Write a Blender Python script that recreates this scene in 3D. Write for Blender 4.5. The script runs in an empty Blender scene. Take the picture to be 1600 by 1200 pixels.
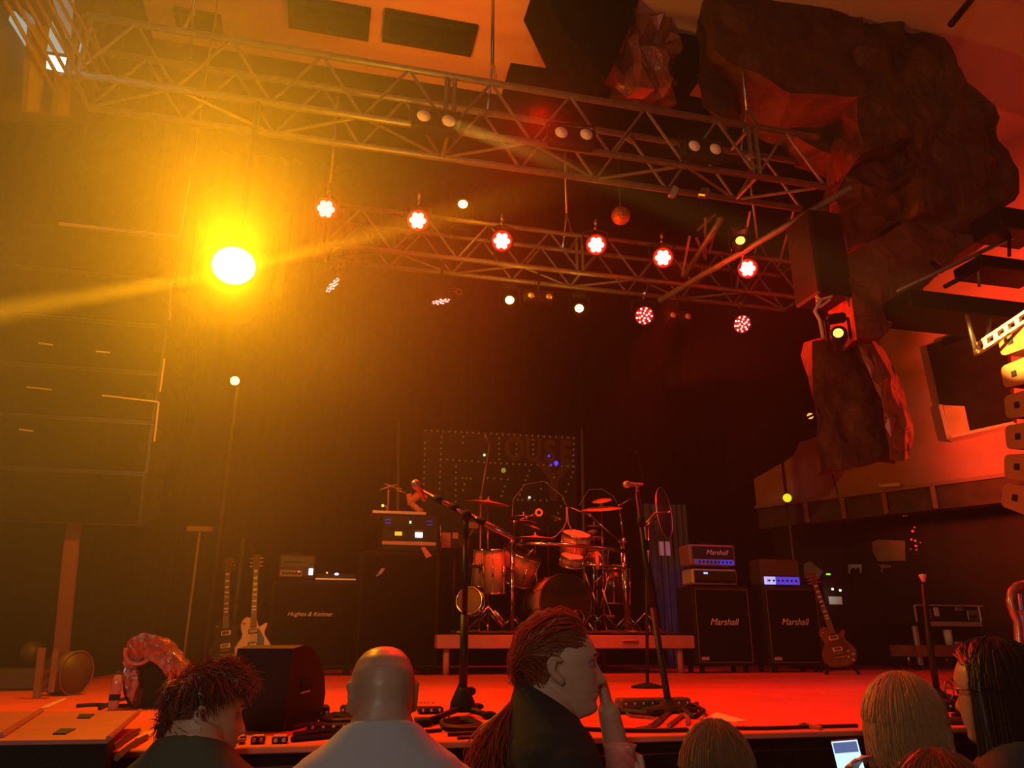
import bpy, bmesh, math, random
from math import sin, cos, tan, pi, radians, sqrt, atan2
from mathutils import Vector as V, Matrix as M4, Euler, noise
import numpy as np
random.seed(7)
SC = bpy.context.scene
COL = SC.collection
# ------------------------------------------------------------------ camera
CAM_H, PITCH, HEAD, FPX = 1.70, radians(18.75), radians(13.6), 1202.0
cam = bpy.data.cameras.new('camera'); cam_o = bpy.data.objects.new('camera', cam); COL.objects.link(cam_o)
cam.sensor_width = 36; cam.lens = 36 * FPX / 1600; cam.clip_start = 0.05; cam.clip_end = 100
cam_o.location = (0, 0, CAM_H); cam_o.rotation_euler = (pi / 2 + PITCH, 0, -HEAD)
SC.camera = cam_o
FW = V((sin(HEAD) * cos(PITCH), cos(HEAD) * cos(PITCH), sin(PITCH))); RT = V((cos(HEAD), -sin(HEAD), 0)); UP = RT.cross(FW)
C0 = V((0, 0, CAM_H))
def ray(px, py): return FW * FPX + RT * (px - 800) + UP * (600 - py)
def at(px, py, Y): d = ray(px, py); return C0 + d * (Y / d.y)
def atx(px, py, X): d = ray(px, py); return C0 + d * (X / d.x)
def atz(px, py, Z): d = ray(px, py); return C0 + d * ((Z - CAM_H) / d.z)
def atd(px, py, D): return C0 + ray(px, py) * (D / FPX)
# ------------------------------------------------------------------ render look, world
vs = SC.view_settings; vs.view_transform = 'Standard'; vs.look = 'None'; vs.exposure = 0; vs.gamma = 1; vs.use_curve_mapping = False
cy = SC.cycles; cy.max_bounces = 4; cy.diffuse_bounces = 2; cy.glossy_bounces = 2; cy.transmission_bounces = 3; cy.volume_bounces = 0
cy.transparent_max_bounces = 6; cy.sample_clamp_indirect = 3; cy.volume_step_rate = 2.5; cy.volume_max_steps = 128; cy.caustics_reflective = False; cy.caustics_refractive = False
w = bpy.data.worlds.new('world'); SC.world = w; w.use_nodes = True
nt = w.node_tree; hz = nt.nodes.new('ShaderNodeVolumeScatter')      # thin stage haze everywhere in the hall
hz.inputs['Color'].default_value = (1, .97, .92, 1); hz.inputs['Density'].default_value = .0040; hz.inputs['Anisotropy'].default_value = .2
nt.links.new(hz.outputs[0], nt.nodes['World Output'].inputs['Volume'])
w.node_tree.nodes['Background'].inputs[0].default_value = (0.9, 0.8, 0.7, 1); w.node_tree.nodes['Background'].inputs[1].default_value = 0.002
AMBER = (1.0, 0.385, 0.003); RED = (1.0, 0.004, 0.0008)
def lamp(name, kind, loc, energy, color, size=.05, target=None, angle=60, blend=.6):
    l = bpy.data.lights.new(name, kind); o = bpy.data.objects.new(name, l); COL.objects.link(o)
    o.location = loc; l.energy = energy; l.color = color
    if kind == 'AREA': l.size = size
    else: l.shadow_soft_size = size
    if kind == 'SPOT': l.spot_size = radians(angle); l.spot_blend = blend
    if target is not None: o.rotation_euler = (V(target) - V(loc)).to_track_quat('-Z', 'Y').to_euler()
    return o
KEY = at(360, 425, 4.3); KF = KEY + (C0 - KEY).normalized() * .45
lamp('amber_key_light', 'POINT', KF, 200, AMBER, .09)
lamp('amber_key_beam', 'SPOT', KEY + V((0, -.16, -.03)), 900, AMBER, .06, C0 + V((0, 0, 1.7)), 60, 1.0)
lamp('house_light', 'AREA', (-1.6, -2.4, 3.0), 40, (1.0, .84, .66), .8, (.6, 1.9, 1.5))
lamp('bar_light', 'AREA', (2.6, -2.6, 3.0), 5, (1.0, .75, .5), .8, (1.6, 1.9, 1.5))
# two spots added to imitate lens streaks beside the key fixture; then the wash lamps
lamp('streak_left', 'SPOT', KF, 5500, AMBER, .03, at(0, 487, 3.6), 6, .5)
lamp('streak_right', 'SPOT', KF, 5500, AMBER, .03, at(900, 285, 3.9), 8, .8)
lamp('array_amber', 'SPOT', at(700, 190, 4.2), 9000, (1, .5, .06), .04, at(1612, 536, 3.8), 7, .25)
RED_PX = [(509, 327), (652, 345), (783, 377), (930, 383), (1034, 403), (1166, 420)]
RED_LOW = [(511, 438), (687, 460), (1004, 491), (1155, 505)]
AMB_PX = [(726, 317, 6.3), (800, 467, 6.6), (910, 480, 6.6), (367, 595, 9.2)]
for i, (x, y) in enumerate(RED_PX):
    p = at(x, y, 6.15)
    lamp('red_wash', 'SPOT', p + V((0, -.12, -.02)), 205, RED, .07, (p.x * .75 + .5, 2.7, 1.4), 78, 1.0)
    lamp('red_lens_spill', 'POINT', p + V((0, -.13, 0)), 6, (1, .02, .003), .05)
for i, (x, y) in enumerate(RED_LOW):
    p = at(x, y, 7.0)
    lamp('red_low_wash', 'SPOT', p + V((0, -.1, -.1)), 60, RED, .05, (p.x, 6.6, 1.45), 70, .8)
for x, y, yy in AMB_PX:
    lamp('amber_lens_spill', 'POINT', at(x, y, yy) + V((0, -.12, 0)), 4.0, AMBER, .04)
lamp('wall_red', 'SPOT', (4.2, 1.0, 2.9), 6500, (1, .075, .02), .2, (7.2, 4.2, 3.8), 54, .9)
lamp('ceiling_orange', 'SPOT', (0.6, 5.3, 5.75), 90, (1, .13, .004), .2, (0.6, 5.2, 7), 150, .9)
for x_, e_ in ((1.2, 320), (3.2, 600)): lamp('drum_red', 'SPOT', (x_, 6.3, 5.0), e_, (1, .012, .004), .05, (2.3, 7.9, 2.1), 46, .8)
lamp('edge_red', 'SPOT', (1.2, 4.2, 5.15), 480, RED, .06, (.9, 1.7, 1.6), 64, 1.0)
lamp('corner_red', 'SPOT', (2.6, 2.6, 3.4), 26, (1, .05, .015), .3, (5.2, 4.8, 6.2), 100, 1.0)
lamp('rock_red', 'SPOT', (2.9, 6.0, 3.9), 330, (1, .03, .01), .1, (4.6, 4.9, 5.2), 90, .9)
lamp('blue_wing', 'SPOT', (4.4, 3.2, 4.6), 60, (.28, .22, 1), .05, atz(1490, 1010, 1.9), 26, .9)
lamp('sheet_fill', 'POINT', at(1306, 926, 7.45), .25, (.8, 1, .85), .02)  # small light added to brighten the pale sheet on the rack
lamp('blue_side', 'SPOT', (3.3, 4.7, 5.1), 90, (.16, .14, 1), .05, (3.9, 8.2, 2.3), 22, .9)
# ------------------------------------------------------------------ materials
MATS = {}
def mat(name, col, rough=.6, metal=0, var=0, scale=8, bump=0, bscale=60, spec=.5, emit=None, es=0, trans=0, coat=0, alpha=1):
    if name in MATS: return MATS[name]
    m = bpy.data.materials.new(name); m.use_nodes = True; nt = m.node_tree; b = nt.nodes['Principled BSDF']
    def S(k, v):
        if k in b.inputs: b.inputs[k].default_value = v
    S('Base Color', (*col, 1)); S('Roughness', rough); S('Metallic', metal); S('Specular IOR Level', spec)
    if trans: S('Transmission Weight', trans)
    if coat: S('Coat Weight', coat)
    if alpha < 1: S('Alpha', alpha)
    if emit: S('Emission Color', (*emit, 1)); S('Emission Strength', es)
    if var or bump:
        tc = nt.nodes.new('ShaderNodeTexCoord')
    if var:
        n = nt.nodes.new('ShaderNodeTexNoise'); n.inputs['Scale'].default_value = scale; n.inputs['Detail'].default_value = 4
        r = nt.nodes.new('ShaderNodeMapRange'); r.inputs['From Min'].default_value = .3; r.inputs['From Max'].default_value = .7
        r.inputs['To Min'].default_value = 1 - var; r.inputs['To Max'].default_value = 1 + var
        h = nt.nodes.new('ShaderNodeVectorMath'); h.operation = 'SCALE'; h.inputs[0].default_value = col
        nt.links.new(tc.outputs['Object'], n.inputs['Vector']); nt.links.new(n.outputs['Fac'], r.inputs['Value'])
        nt.links.new(r.outputs['Result'], h.inputs['Scale']); nt.links.new(h.outputs['Vector'], b.inputs['Base Color'])
    if bump:
        n2 = nt.nodes.new('ShaderNodeTexNoise'); n2.inputs['Scale'].default_value = bscale; n2.inputs['Detail'].default_value = 5
        bp = nt.nodes.new('ShaderNodeBump'); bp.inputs['Strength'].default_value = bump; bp.inputs['Distance'].default_value = .02
        nt.links.new(tc.outputs['Object'], n2.inputs['Vector']); nt.links.new(n2.outputs['Fac'], bp.inputs['Height']); nt.links.new(bp.outputs['Normal'], b.inputs['Normal'])
    MATS[name] = m
    return m
def glow(name, col, s): return mat(name, (0, 0, 0), .5, emit=col, es=s)
black = mat('black_paint', (.010, .009, .009), .5, var=.3, scale=6, spec=.25)
blackcloth = mat('black_cloth', (.008, .007, .007), .95, var=.4, scale=20, bump=.3, bscale=200, spec=.04)
grille = mat('speaker_grille_cloth', (.007, .007, .007), .9, bump=.5, bscale=400, spec=.06)
tolex = mat('black_tolex', (.010, .0095, .009), .6, bump=.4, bscale=250, spec=.2)
chrome = mat('chrome', (.75, .75, .75), .12, 1)
steel = mat('steel', (.45, .45, .45), .3, 1, var=.15)
alu = mat('truss_aluminium', (.24, .22, .21), .5, .6, var=.2, scale=15)
bronze = mat('cymbal_bronze', (.8, .42, .2), .42, .55, var=.08, scale=40)
rubber = mat('rubber', (.010, .010, .010), .8, spec=.2)
white = mat('white_plastic', (.7, .7, .66), .5)
gold = mat('gold_hardware', (.9, .6, .2), .25, 1)
silverpiping = mat('pale_piping', (.55, .5, .45), .6)
# ------------------------------------------------------------------ mesh builder
def frame(z, x=None):
    z = V(z).normalized()
    if x is None: x = V((1, 0, 0)) if abs(z.x) < .9 else V((0, 1, 0))
    y = z.cross(x).normalized(); x = y.cross(z).normalized()
    return M4((x, y, z)).transposed()
class MB:
    def __init__(s): s.v = []; s.f = []; s.sm = []
    def add(s, vs_, fs, smooth=False):
        n = len(s.v); s.v += [V(p) for p in vs_]; s.f += [tuple(i + n for i in f) for f in fs]; s.sm += [smooth] * len(fs); return s
    def box(s, c, d, R=None, b=0):
        c = V(c); hx, hy, hz = d[0] / 2, d[1] / 2, d[2] / 2
        if b <= 0:
            p = [V((x, y, z)) for z in (-hz, hz) for y in (-hy, hy) for x in (-hx, hx)]
            f = [(0, 2, 3, 1), (4, 5, 7, 6), (0, 1, 5, 4), (2, 6, 7, 3), (0, 4, 6, 2), (1, 3, 7, 5)]
        else:
            b = min(b, hx * .9, hy * .9, hz * .9); bm = bmesh.new(); bmesh.ops.create_cube(bm, size=1)
            for q in bm.verts: q.co = V((q.co.x * 2 * hx, q.co.y * 2 * hy, q.co.z * 2 * hz))
            bmesh.ops.bevel(bm, geom=bm.edges[:], offset=b, segments=1, affect='EDGES')
            bm.verts.index_update(); p = [q.co.copy() for q in bm.verts]; f = [tuple(q.index for q in g.verts) for g in bm.faces]; bm.free()
        if R is not None: p = [R @ q for q in p]
        return s.add([q + c for q in p], f)
    def bx(s, x0, x1, y0, y1, z0, z1, b=0):
        return s.box(((x0 + x1) / 2, (y0 + y1) / 2, (z0 + z1) / 2), (abs(x1 - x0), abs(y1 - y0), abs(z1 - z0)), b=b)
    def tube(s, pts, r, n=8, cap=True, sx=None):
        pts = [V(p) for p in pts]; k = len(pts); rr = r if isinstance(r, (list, tuple)) else [r] * k
        vs_ = []; up = None
        for i, p in enumerate(pts):
            t = (pts[min(i + 1, k - 1)] - pts[max(i - 1, 0)])
            t = t.normalized() if t.length > 1e-9 else V((0, 0, 1))
            if up is None: up = V((1, 0, 0)) if abs(t.x) < .9 else V((0, 1, 0))
            up = (up - t * up.dot(t)); up = up.normalized() if up.length > 1e-6 else frame(t).col[0]
            q = t.cross(up)
            for j in range(n):
                a = 2 * pi * j / n; vs_.append(p + (up * cos(a) + q * sin(a) * (sx or 1)) * rr[i])
        fs = [(i * n + j, i * n + (j + 1) % n, (i + 1) * n + (j + 1) % n, (i + 1) * n + j) for i in range(k - 1) for j in range(n)]
        if cap: fs += [tuple(range(n - 1, -1, -1)), tuple(range((k - 1) * n, k * n))]
        return s.add(vs_, fs, n > 5)
    def rings(s, rs, cap=True, smooth=True, close=True):
        n = len(rs[0]); k = len(rs); vs_ = [p for r in rs for p in r]
        fs = [(i * n + j, i * n + (j + 1) % n, (i + 1) * n + (j + 1) % n, (i + 1) * n + j) for i in range(k - 1) for j in range(n if close else n - 1)]
        if cap: fs += [tuple(range(n - 1, -1, -1)), tuple(range((k - 1) * n, k * n))]
        return s.add(vs_, fs, smooth)
    def lathe(s, prof, c, z=(0, 0, 1), n=20, cap=True):
        R = frame(z); c = V(c)
        return s.rings([[c + R @ V((r * cos(2 * pi * j / n), r * sin(2 * pi * j / n), h)) for j in range(n)] for r, h in prof], cap)
    def disc(s, c, r, z, n=16, t=.002): return s.lathe([(r, 0), (r, t)], c, z, n)
    def torus(s, c, R_, r, z, n=24, m=6, a0=0, a1=2 * pi, sy=1):
        F = frame(z); c = V(c); full = abs(a1 - a0 - 2 * pi) < 1e-6; k = n + 1
        pts = [c + F @ V((R_ * cos(a0 + (a1 - a0) * i / n), sy * R_ * sin(a0 + (a1 - a0) * i / n), 0)) for i in range(k)]
        return s.tube(pts, r, m, cap=not full)
    def ell(s, c, r, n=16, m=10, R=None):
        c = V(c); r = (r, r, r) if not isinstance(r, (tuple, list)) else r; R = R or M4.Identity(3); rs = []
        for i in range(m + 1):
            t = pi * (i + .02) / (m + .04) ; rs.append([c + R @ V((r[0] * sin(t) * cos(2 * pi * j / n), r[1] * sin(t) * sin(2 * pi * j / n), -r[2] * cos(t))) for j in range(n)])
        return s.rings(rs)
    def prism(s, poly, t, Mx=None, b=0):
        """poly: 2D outline (x, z), extruded t along +y before the transform Mx; b = rounded edge"""
        n = len(poly); cx = sum(p[0] for p in poly) / n; cz = sum(p[1] for p in poly) / n
        def ins(k): return [((p[0] - cx) * k + cx, (p[1] - cz) * k + cz) for p in poly]
        lay = [(poly, 0), (poly, t)] if b <= 0 else [(ins(1 - b), 0), (poly, t * .18), (poly, t * .82), (ins(1 - b), t)]
        vs_ = [V((x, y, z)) for P, y in lay for x, z in P]
        if Mx is not None: vs_ = [Mx @ p for p in vs_]
        k = len(lay); fs = [(i * n + j, (i + 1) * n + j, (i + 1) * n + (j + 1) % n, i * n + (j + 1) % n) for i in range(k - 1) for j in range(n)]
        fs += [tuple(range(n)), tuple(range(k * n - 1, (k - 1) * n - 1, -1))]
        return s.add(vs_, fs)
    def build(s, name, m, parent=None, loc=None, smooth=None):
        me = bpy.data.meshes.new(name)
        off = V((0, 0, 0))
        if parent is not None:
            q = parent
            while q.parent: q = q.parent
            off = V(q.location)
        elif loc is not None: off = V(loc)
        me.from_pydata([tuple(p - off) for p in s.v], [], s.f)
        me.polygons.foreach_set('use_smooth', s.sm if smooth is None else [smooth] * len(s.f))
        me.validate(); me.update()
        bm = bmesh.new(); bm.from_mesh(me); bmesh.ops.recalc_face_normals(bm, faces=bm.faces[:]); bm.to_mesh(me); bm.free()
        o = bpy.data.objects.new(name, me); COL.objects.link(o)
        me.materials.append(m)
        if parent is not None: o.parent = parent
        elif loc is not None: o.location = loc
        return o
def tag(o, label=None, cat=None, group=None, kind=None):
    if label: o['label'] = label
    if cat: o['category'] = cat
    if group: o['group'] = group
    if kind: o['kind'] = kind
    return o
def thing(name, label, cat, loc=(0, 0, 0), group=None):
    o = bpy.data.objects.new(name, None); COL.objects.link(o); o.location = loc; o.empty_display_size = .1
    return tag(o, label, cat, group)
def solo(mb, name, m, label, cat, loc, group=None): return tag(mb.build(name, m, None, loc), label, cat, group)
def struct(mb, name, m, label=None): return tag(mb.build(name, m, None, (0, 0, 0)), label, None, None, 'structure')
def kids(o): return [c for c in o.children]
def dup(o, loc=None, rot=None, label=None, parent=None, top=True):
    c = o.copy(); COL.objects.link(c)
    if top:
        if loc is not None: c.location = loc
        if rot is not None: c.rotation_euler = rot
        if label: c['label'] = label
    else: c.parent = parent; c.matrix_parent_inverse = o.matrix_parent_inverse.copy()
    for k in kids(o): dup(k, parent=c, top=False)
    return c
def look(d, roll=0):
    """rotation that turns local -Y (an object's front) onto direction d"""
    d = V(d).normalized(); y = -d; x = y.cross(V((0, 0, 1))).normalized(); z = x.cross(y)
    return (M4((x, y, z)).transposed()).to_euler()
def attach(o, root):
    o.parent = root; o.matrix_parent_inverse = M4.LocRotScale(root.location, root.rotation_euler, root.scale).inverted(); return o
def text(body, size, loc, rot, m, parent, name='logo', shear=0, ext=.0015, align='CENTER'):
    c = bpy.data.curves.new(name, 'FONT'); c.body = body; c.size = size; c.extrude = ext; c.shear = shear; c.align_x = align; c.align_y = 'CENTER'
    c.materials.append(m); o = bpy.data.objects.new(name, c); COL.objects.link(o); q = parent
    while q.parent: q = q.parent
    o.location = V(loc) - q.location; o.rotation_euler = rot; o.parent = parent
    return o
# ------------------------------------------------------------------ the room
SZ, SE = 1.45, 2.24
plaster = mat('plaster', (.42, .20, .16), .9, var=.08, scale=3, bump=.08, bscale=30)
ceilm = mat('ceiling_plaster', (.5, .42, .36), .9, var=.06, scale=2)
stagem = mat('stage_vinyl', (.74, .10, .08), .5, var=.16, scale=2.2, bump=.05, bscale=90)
rockm = mat('rough_cladding', (.075, .026, .013), .7, var=.35, scale=5, bump=.6, bscale=14)
drape = mat('black_drape', (.004, .0035, .003), .95, var=.3, scale=9, spec=.02)
struct(MB().bx(-7, 13, -9, 12, -.1, 0), 'floor', mat('hall_floor', (.05, .045, .04), .5, var=.2))
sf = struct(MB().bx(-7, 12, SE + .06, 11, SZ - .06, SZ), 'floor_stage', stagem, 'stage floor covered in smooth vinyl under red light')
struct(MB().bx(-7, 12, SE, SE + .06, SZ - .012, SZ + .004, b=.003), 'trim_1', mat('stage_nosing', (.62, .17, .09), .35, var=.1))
struct(MB().bx(-7, 12, SE + .022, SE + .03, SZ - .05, SZ - .042, b=.005), 'trim_2', steel)
struct(MB().bx(-7, 12, SE + .03, SE + .058, 0, SZ - .014), 'wall_stage_front', blackcloth)
def curtain(name, p0, p1, z0, z1, amp=.07, per=.22, m=drape):
    p0, p1 = V(p0), V(p1); L = (p1 - p0).length; d = (p1 - p0) / L; nrm = V((-d.y, d.x, 0)); k = int(L / per * 6); mb = MB(); a = []; b = []
    for i in range(k + 1):
        t = L * i / k; f = amp * sin(2 * pi * t / per) * (1 + .5 * sin(t * 2.3)); q = p0 + d * t
        a.append(q + nrm * (f * 1.2) + V((0, 0, z0))); b.append(q + nrm * f * .8 + V((0, 0, z1)))
    mb.rings([a, b], cap=False, close=False)
    mb.rings([[q + nrm * .012 for q in a], [q + nrm * .012 for q in b]], cap=False, close=False)
    return struct(mb, name, m)
struct(MB().bx(-7, 13, 10.6, 10.8, 0, 9), 'wall_back', black)
curtain('trim_3', (-6.5, 10.35, 0), (6.6, 10.35, 0), SZ, 8.6)['label'] = 'black drape hanging across the back of the stage'
struct(MB().bx(-7.2, -7, -9, 11, 0, 9), 'wall_left', plaster)
struct(MB().bx(-7, 13, -9.2, -9, 0, 9), 'wall_front', plaster)
struct(MB().bx(-2.1, -1.95, 5.85, 10.6, 0, 8.6), 'wall_stage_left', drape)
curtain('trim_4', (-1.85, 6.6, 0), (-1.85, 10.3, 0), SZ, 7.5)['label'] = 'black drape closing the left wing'
# ceiling over the hall and forestage, black stage house behind
struct(MB().bx(-7, 13, -9, 6.6, 7.2, 7.4), 'ceiling', ceilm)
struct(MB().bx(-7, 13, 6.6, 10.8, 8.6, 8.8), 'ceiling_stage', black)
struct(MB().bx(-7, 13, 6.55, 6.65, 7.0, 8.6), 'wall_stage_head', black)
# dark hatches in the ceiling
for i, q in enumerate([((455, -8), (580, 12), (576, 57), (452, 36)), ((602, 13), (746, 38), (736, 80), (598, 58)), ((285, 18), (345, 22), (340, 50), (280, 45))]):
    P = [atz(x, y, 7.2) for x, y in q]; mb = MB()
    x0, x1 = min(p.x for p in P), max(p.x for p in P); y0, y1 = min(p.y for p in P), max(p.y for p in P)
    f = MB(); f.bx(x0, x1, y0, y0 + .05, 7.14, 7.22); f.bx(x0, x1, y1 - .05, y1, 7.14, 7.22); f.bx(x0, x0 + .05, y0, y1, 7.14, 7.22); f.bx(x1 - .05, x1, y0, y1, 7.14, 7.22)
    t = thing('ceiling_hatch', ['dark ceiling hatch at the top edge, left of its pair', 'dark ceiling hatch, right one of its pair above the truss', 'small dark ceiling vent far left of the two hatches'][i], 'hatch', ((x0 + x1) / 2, (y0 + y1) / 2, 7.2))
    f.build('hatch_frame', black, t); MB().bx(x0 + .05, x1 - .05, y0 + .05, y1 - .05, 7.17, 7.195).build('hatch_panel', blackcloth, t)
# splayed right wall: red plaster bulkhead over a dark wing
A = at(1228, 786, 8.6); d = V((.53, -.848, 0)); ZB = A.z
def wall_pt(t, z): q = A + d * t; return V((q.x, q.y, z))
def wall_px(px, py):
    n = V((.848, .53, 0)); r = ray(px, py); return C0 + r * (n.dot(A - C0) / n.dot(r))
nW = V((-.848, -.53, 0))
def slab(name, pts, th, m, label=None, nrm=nW):
    mb = MB(); n = len(pts); a = [V(p) for p in pts]; b = [p - nrm * th for p in a]
    mb.add(a + b, [tuple(range(n)), tuple(range(2 * n - 1, n - 1, -1))] + [(j, j + n, (j + 1) % n + n, (j + 1) % n) for j in range(n)])
    return struct(mb, name, m, label)
slab('wall_right', [wall_pt(-.4, ZB), wall_pt(11, ZB), wall_pt(11, 7.3), wall_pt(-.4, 7.3)], .3, plaster, 'red plaster wall of the right side above the dark wing')
# moulding under the wall: a dark ledge with brackets
slab('trim_5', [wall_pt(-.4, ZB - .28) - nW * .02, wall_pt(11, ZB - .28) - nW * .02, wall_pt(11, ZB) - nW * .02, wall_pt(-.4, ZB) - nW * .02], .2, mat('ledge_paint', (.06, .03, .025), .7, var=.3))
slab('trim_6', [wall_pt(-.4, ZB - .03) + nW * .06, wall_pt(11, ZB - .03) + nW * .06, wall_pt(11, ZB + .01) + nW * .06, wall_pt(-.4, ZB + .01) + nW * .06], .08, mat('ledge_edge', (.3, .14, .11), .6))
for i, px in enumerate((1258, 1316, 1382, 1460)):
    q = wall_px(px, 780); q.z = ZB - .14
    struct(MB().box(q + nW * .02, (.05, .05, .27), M4.Rotation(radians(-32), 3, 'Z')), 'trim_%d' % (7 + i), mat('ledge_edge', (.3, .14, .11), .6))
# wing behind
W0 = A + V((1.4, .9, 0))
slab('wall_wing', [V((W0.x - 2.6 * .53, W0.y + 2.6 * .848, 0)), V((W0.x + 9 * .53, W0.y - 9 * .848, 0)), V((W0.x + 9 * .53, W0.y - 9 * .848, ZB)), V((W0.x - 2.6 * .53, W0.y + 2.6 * .848, ZB))], .1, mat('wing_wall', (.012, .010, .009), .8, var=.4, scale=2))
def seam(px0, py0, px1, py1, k, m, wd=.02):
    p, q = wall_px(px0, py0), wall_px(px1, py1); struct(MB().tube([p + nW * .004, q + nW * .004], wd, 4), 'trim_%d' % k, m)
seam(1301, 742, 1310, 775, 11, mat('crack', (.05, .02, .015), .9), .012)
# left wall window with its horizontal rails (bright hazy daylight behind)
XW = -1.83
def wq(name, m, pts, th=.04, parent=None, X=XW):
    a = [atx(x, y, X) for x, y in pts]; n = len(a); b = [p - V((th, 0, 0)) for p in a]
    mb = MB().add(a + b, [tuple(range(n)), tuple(range(2 * n - 1, n - 1, -1))] + [(j, j + n, (j + 1) % n + n, (j + 1) % n) for j in range(n)])
    return mb.build(name, m, parent, None if parent else (0, 0, 0))
win = tag(wq('window_1', mat('window_reveal', (.03, .016, .006), .8), [(-60, -40), (150, -40), (150, 190), (-60, 190)], .1, X=XW - .1), 'hazy daylight window with slanting rails high on the left wall', None, None, 'structure')
sky1 = glow('window_daylight', (.45, .75, .72), .55); sky2 = glow('window_daylight_bright', (.65, 1, .95), 2.2); sky3 = glow('window_daylight_dim', (.4, .42, .36), .3)
for pts, m in (([(20, 32), (24, 18), (62, 62), (50, 80)], sky1), ([(36, 14), (52, 28), (62, 55), (50, 62)], sky3), ([(73, 80), (77, 62), (82, 34), (105, 80), (103, 84)], sky1),
               ([(79, 86), (104, 90), (100, 113), (78, 108)], sky2), ([(88, 0), (116, 0), (111, 62), (108, 60)], sky3), ([(131, 64), (134, 88), (128, 82)], sky1)):
    wq('pane', m, pts, .02, win)
railm = mat('window_rail', (.10, .055, .02), .8)
for k in range(7):
    dx = k * 17 - 30
    a, b = atx(dx + 20, -30, XW + .12), atx(dx + 20 + 95, 140, XW + .12)
    MB().tube([a, b], .012, 6).build('rail', railm, win)
for pts in ([(52, 40), (78, 40), (62, 175), (42, 175)], [(94, 118), (112, 112), (108, 180), (88, 182)]):
    wq('curtain_panel', mat('window_drape', (.16, .10, .03), .9, var=.2), pts, .03, win, XW + .04)
# rough grotto-like cladding round the proscenium, right
def rock(pts, Y, th, amp, seed, name='rock_cladding', m=rockm, cuts=5, label=None, cat='cladding', fs=1.0):
    a = [at(x, y, Y) for x, y in pts]; c = sum(a, V()) / len(a)
    mb = MB(); n = len(a); bk = [p + V((.2, th, .05)) for p in a]
    bm = bmesh.new(); va = [bm.verts.new(p - c) for p in a]; vb = [bm.verts.new(p - c) for p in bk]
    bm.faces.new(va); bm.faces.new(vb[::-1])
    for j in range(n): bm.faces.new((va[j], vb[j], vb[(j + 1) % n], va[(j + 1) % n]))
    bmesh.ops.triangulate(bm, faces=bm.faces[:])
    for _ in range(cuts):
        es = [e for e in bm.edges if e.calc_length() > .13]
        if not es: break
        bmesh.ops.subdivide_edges(bm, edges=es, cuts=1); bmesh.ops.triangulate(bm, faces=bm.faces[:])
    bmesh.ops.recalc_face_normals(bm, faces=bm.faces[:]); bm.normal_update()
    nr = {v: v.normal.copy() for v in bm.verts}
    for v in bm.verts:
        q = (v.co + V((seed * 3.1, 0, seed))) * fs
        f = abs(noise.noise(q * 1.6)) * 1.4 + .5 * noise.noise(q * 4.3) + .25 * noise.noise(q * 11)
        v.co += nr[v] * amp * (f - .3) + V((noise.noise(q * 3), noise.noise(q * 3 + V((5, 0, 0))), noise.noise(q * 3 + V((0, 7, 0))))) * amp * .5
    me = bpy.data.meshes.new(name); bm.to_mesh(me); bm.free(); o = bpy.data.objects.new(name, me); COL.objects.link(o); o.location = c; me.materials.append(m)
    return tag(o, label, cat)
foil = mat('crumpled_foil', (.38, .13, .09), .32, .5, var=.3, scale=6, bump=.5, bscale=18)
def rs(*a, **k): o = rock(*a, **k); o['kind'] = 'structure'; del o['category']; return o
rk = 'dark rough rock-like cladding high on the right'
rs([(1335, -30), (1375, -12), (1470, 75), (1560, 165), (1584, 300), (1560, 345), (1438, 335), (1420, 215), (1345, 240)], 4.75, .8, .14, 1, 'wall_cladding_upper', label=rk)
rs([(1100, -60), (1350, -25), (1352, 150), (1240, 148), (1190, 120), (1120, 80)], 4.72, .7, .07, 7, 'wall_cladding_top', label='dark rough cladding above the right end of the front truss')
rs([(1150, 90), (1352, 120), (1362, 238), (1330, 250), (1240, 215)], 5.2, .4, .06, 9, 'wall_cladding_back', label='dark rough cladding behind the right end of the front truss')
rs([(1328, 236), (1424, 200), (1442, 328), (1322, 392), (1306, 300)], 5.05, .4, .12, 2, 'wall_cladding_middle', m=mat('red_clad', (.15, .04, .025), .6, var=.4, scale=5, bump=.6, bscale=14), label='reddish rough cladding beside the truss end')
rs([(1322, 394), (1440, 332), (1548, 352), (1455, 440), (1372, 522), (1338, 532), (1328, 460)], 4.9, .5, .07, 3, 'wall_cladding_lower', m=mat('brown_clad', (.16, .055, .035), .8, var=.3, scale=4, bump=.5, bscale=25), label='brown rough plaster under the cladding')
rs([(1266, 532), (1338, 530), (1378, 600), (1402, 660), (1404, 716), (1282, 740)], 5.2, .28, .08, 4, 'wall_cladding_column', label='dark rough panel hanging down the right wall')
rs([(1334, 526), (1352, 522), (1402, 610), (1414, 660), (1410, 720), (1392, 718), (1392, 655)], 5.1, .14, .05, 5, 'wall_cladding_edge', m=foil, label='lighter crumpled edge of the hanging panel')
rs([(965, 15), (1030, 20), (1062, 60), (1050, 135), (1015, 140), (945, 122), (950, 85)], 5.2, .4, .14, 6, 'ceiling_cladding_foil', m=foil, label='crumpled red cladding between the dark panels under the ceiling', fs=1.6)
rs([(1090, 118), (1150, 125), (1148, 165), (1125, 182), (1100, 165)], 5.0, .25, .06, 8, 'ceiling_cladding_knob', label='small brown bulge above the truss')
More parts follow.
